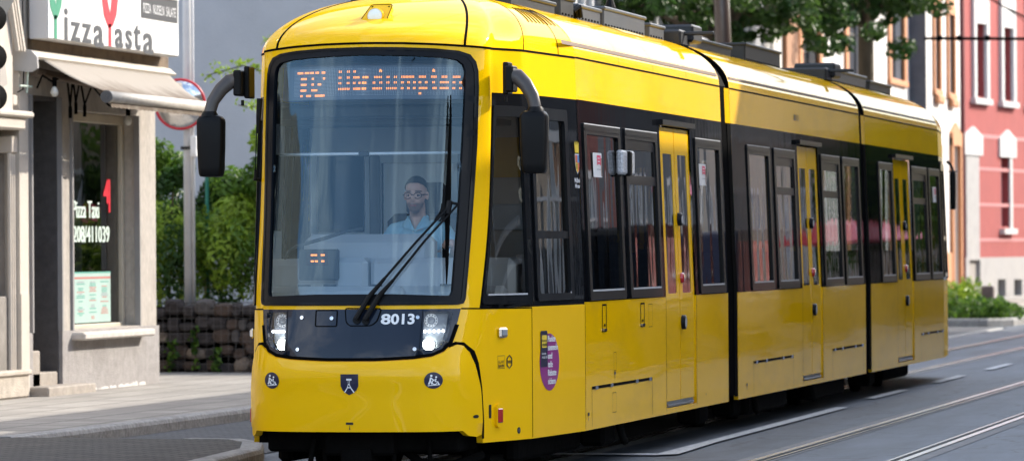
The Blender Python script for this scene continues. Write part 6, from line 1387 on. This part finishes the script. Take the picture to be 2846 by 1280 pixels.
van(6.9, 47, 1.45, 4.3, m_blk, 'black car parked opposite, mirrored in the last window of the first car'); van(6.9, 70, 1.45, 4.2, m_alu, 'silver car parked opposite, mirrored in the middle car'); van(6.9, 79, 1.45, 4.2, m_blk, 'black car parked opposite, mirrored in the last car'); van(6.9, 87, 1.45, 4.2, m_wsticker, 'white car parked opposite, mirrored in the rear windows')
van(-3.05, 17.5, 1.42, 4.3, pm('car_paint_taupe', (.14, .12, .10), rough=.3, var=.1, coat=1), 'grey brown car parked in the brick bay hidden behind the tram')
def rtree(x, y, label, s):
    rnd = random.Random(s); root = thing('street_tree', label, 'tree', (x, y, .12), 'street trees opposite'); mb = MB(); mb.tube([(x, y, .1), (x, y, 3.4)], [.16, .12], 8); mb.build('trunk', m_bark, root); mb = MB()
    for _ in range(30): o = Vector((rnd.gauss(0, .8), rnd.gauss(0, 1.1), rnd.gauss(0, 1.0))); leaves(mb, (x+o.x, y+o.y, 3.5+o.z), (.6, .6, .5), 90, .18, rnd, rnd.choice((0, 1)), .3)
    mb.build('crown', [m_lf, m_lfd], root)
for k, (y, lb) in enumerate(((69, 'nearest'), (75, 'second'), (81.5, 'third'), (88, 'fourth'), (95, 'fifth'), (103, 'farthest'))): rtree(8.4, y, lb+' small green tree in the row opposite, mirrored in the tram windows', 61+k)
for i, y in enumerate((60.5, 64.5)):
    r = thing('parasol', ('red parasol opposite, mirrored in the middle door', 'second red parasol opposite, mirrored beside the middle door')[i], 'parasol', (7.9, y, .12)); mb = MB(); mb.tube([(7.9, y, .12), (7.9, y, 2.5)], .03, 8); mb.build('pole', m_white, r); mb = MB(); mb.lathe([(1.25, 2.25), (.6, 2.6), (0, 2.75)], (7.9, y, 0), (0, 0, 1), 16); mb.build('canopy', m_redb, r)

# ------------------------------------------------------------------ every loose piece of a kind becomes a part of its own
def split_loose(o, tol=.03):
    me = o.data; nv = len(me.vertices); par = list(range(nv))
    def fd(a):
        while par[a] != a: par[a] = par[par[a]]; a = par[a]
        return a
    for p in me.polygons:
        v = p.vertices; r = fd(v[0])
        for k in v[1:]: par[fd(k)] = r
    co = np.empty(nv*3); me.vertices.foreach_get('co', co); co = co.reshape(-1, 3)
    lab = np.array([fd(i) for i in range(nv)]); ids = np.unique(lab); bb = {}
    for i in ids: c = co[lab == i]; bb[i] = (c.min(0)-tol/2, c.max(0)+tol/2)
    cl = [[[i], bb[i][0].copy(), bb[i][1].copy()] for i in ids]; ch = True
    while ch:
        ch = False; i = 0
        while i < len(cl):
            j = i+1
            while j < len(cl):
                if (cl[i][1] <= cl[j][2]).all() and (cl[j][1] <= cl[i][2]).all():
                    cl[i][0] += cl[j][0]; cl[i][1] = np.minimum(cl[i][1], cl[j][1]); cl[i][2] = np.maximum(cl[i][2], cl[j][2]); cl.pop(j); ch = True
                else: j += 1
            i += 1
    if len(cl) < 2: return
    polys = [(tuple(p.vertices), p.material_index, p.use_smooth) for p in me.polygons]; base = o.name.split('.')[0]; mats = list(me.materials)
    which = {}
    for k, c in enumerate(cl):
        for i in c[0]: which[i] = k
    for k, c in enumerate(cl):
        vi = [i for i in range(nv) if which[lab[i]] == k]; mp = {i: n for n, i in enumerate(vi)}
        fs = [p for p in polys if which[lab[p[0][0]]] == k]
        m2 = bpy.data.meshes.new(base); m2.from_pydata([tuple(co[i]) for i in vi], [], [tuple(mp[i] for i in p[0]) for p in fs])
        for m in mats: m2.materials.append(m)
        m2.polygons.foreach_set('material_index', [p[1] for p in fs]); m2.polygons.foreach_set('use_smooth', [p[2] for p in fs]); m2.update()
        if k == 0: o.data = m2
        else:
            n = o.copy(); n.data = m2; COL.objects.link(n)
SPL = {'window_band': .03, 'cab_window_band': .03, 'body_panel': .03, 'corner_bead': .02, 'body_seam': .02, 'orange_surround': .03, 'underfloor_box': .02, 'sign_lettering': .10, 'window_sticker': .05, 'door_button': .02,
       'button_face': .02, 'grab_pole': .02, 'folding_arm': .02, 'clamp': .02, 'cab_pillar': .02, 'sill_strip': .02, 'joint_cover': .02, 'service_hatch': .12, 'livery_sticker': .035, 'sticker': .02, 'fastener': .01, 'desk_vent': .02, 'cellar_window': .02,
       'pilaster_fluting': .02, 'gable_moulding': .0, 'wheelset': .1, 'cab_wall_window': .02, 'fairy': .02, 'panel_groove': .01, 'shop_curtain': .02, 'white_surround': .03, 'doorstep': .02, 'door_glass': .02, 'door': .0, 'red_lettering': .05, 'eye': .01,
       'window_lettering': .12, 'underframe': .02, 'bolt': .0}
for o in list(bpy.data.objects):
    b = o.name.split('.')[0]
    if o.type == 'MESH' and b in SPL and b not in ('door', 'bolt') and not o.children and not o.modifiers: split_loose(o, SPL[b])
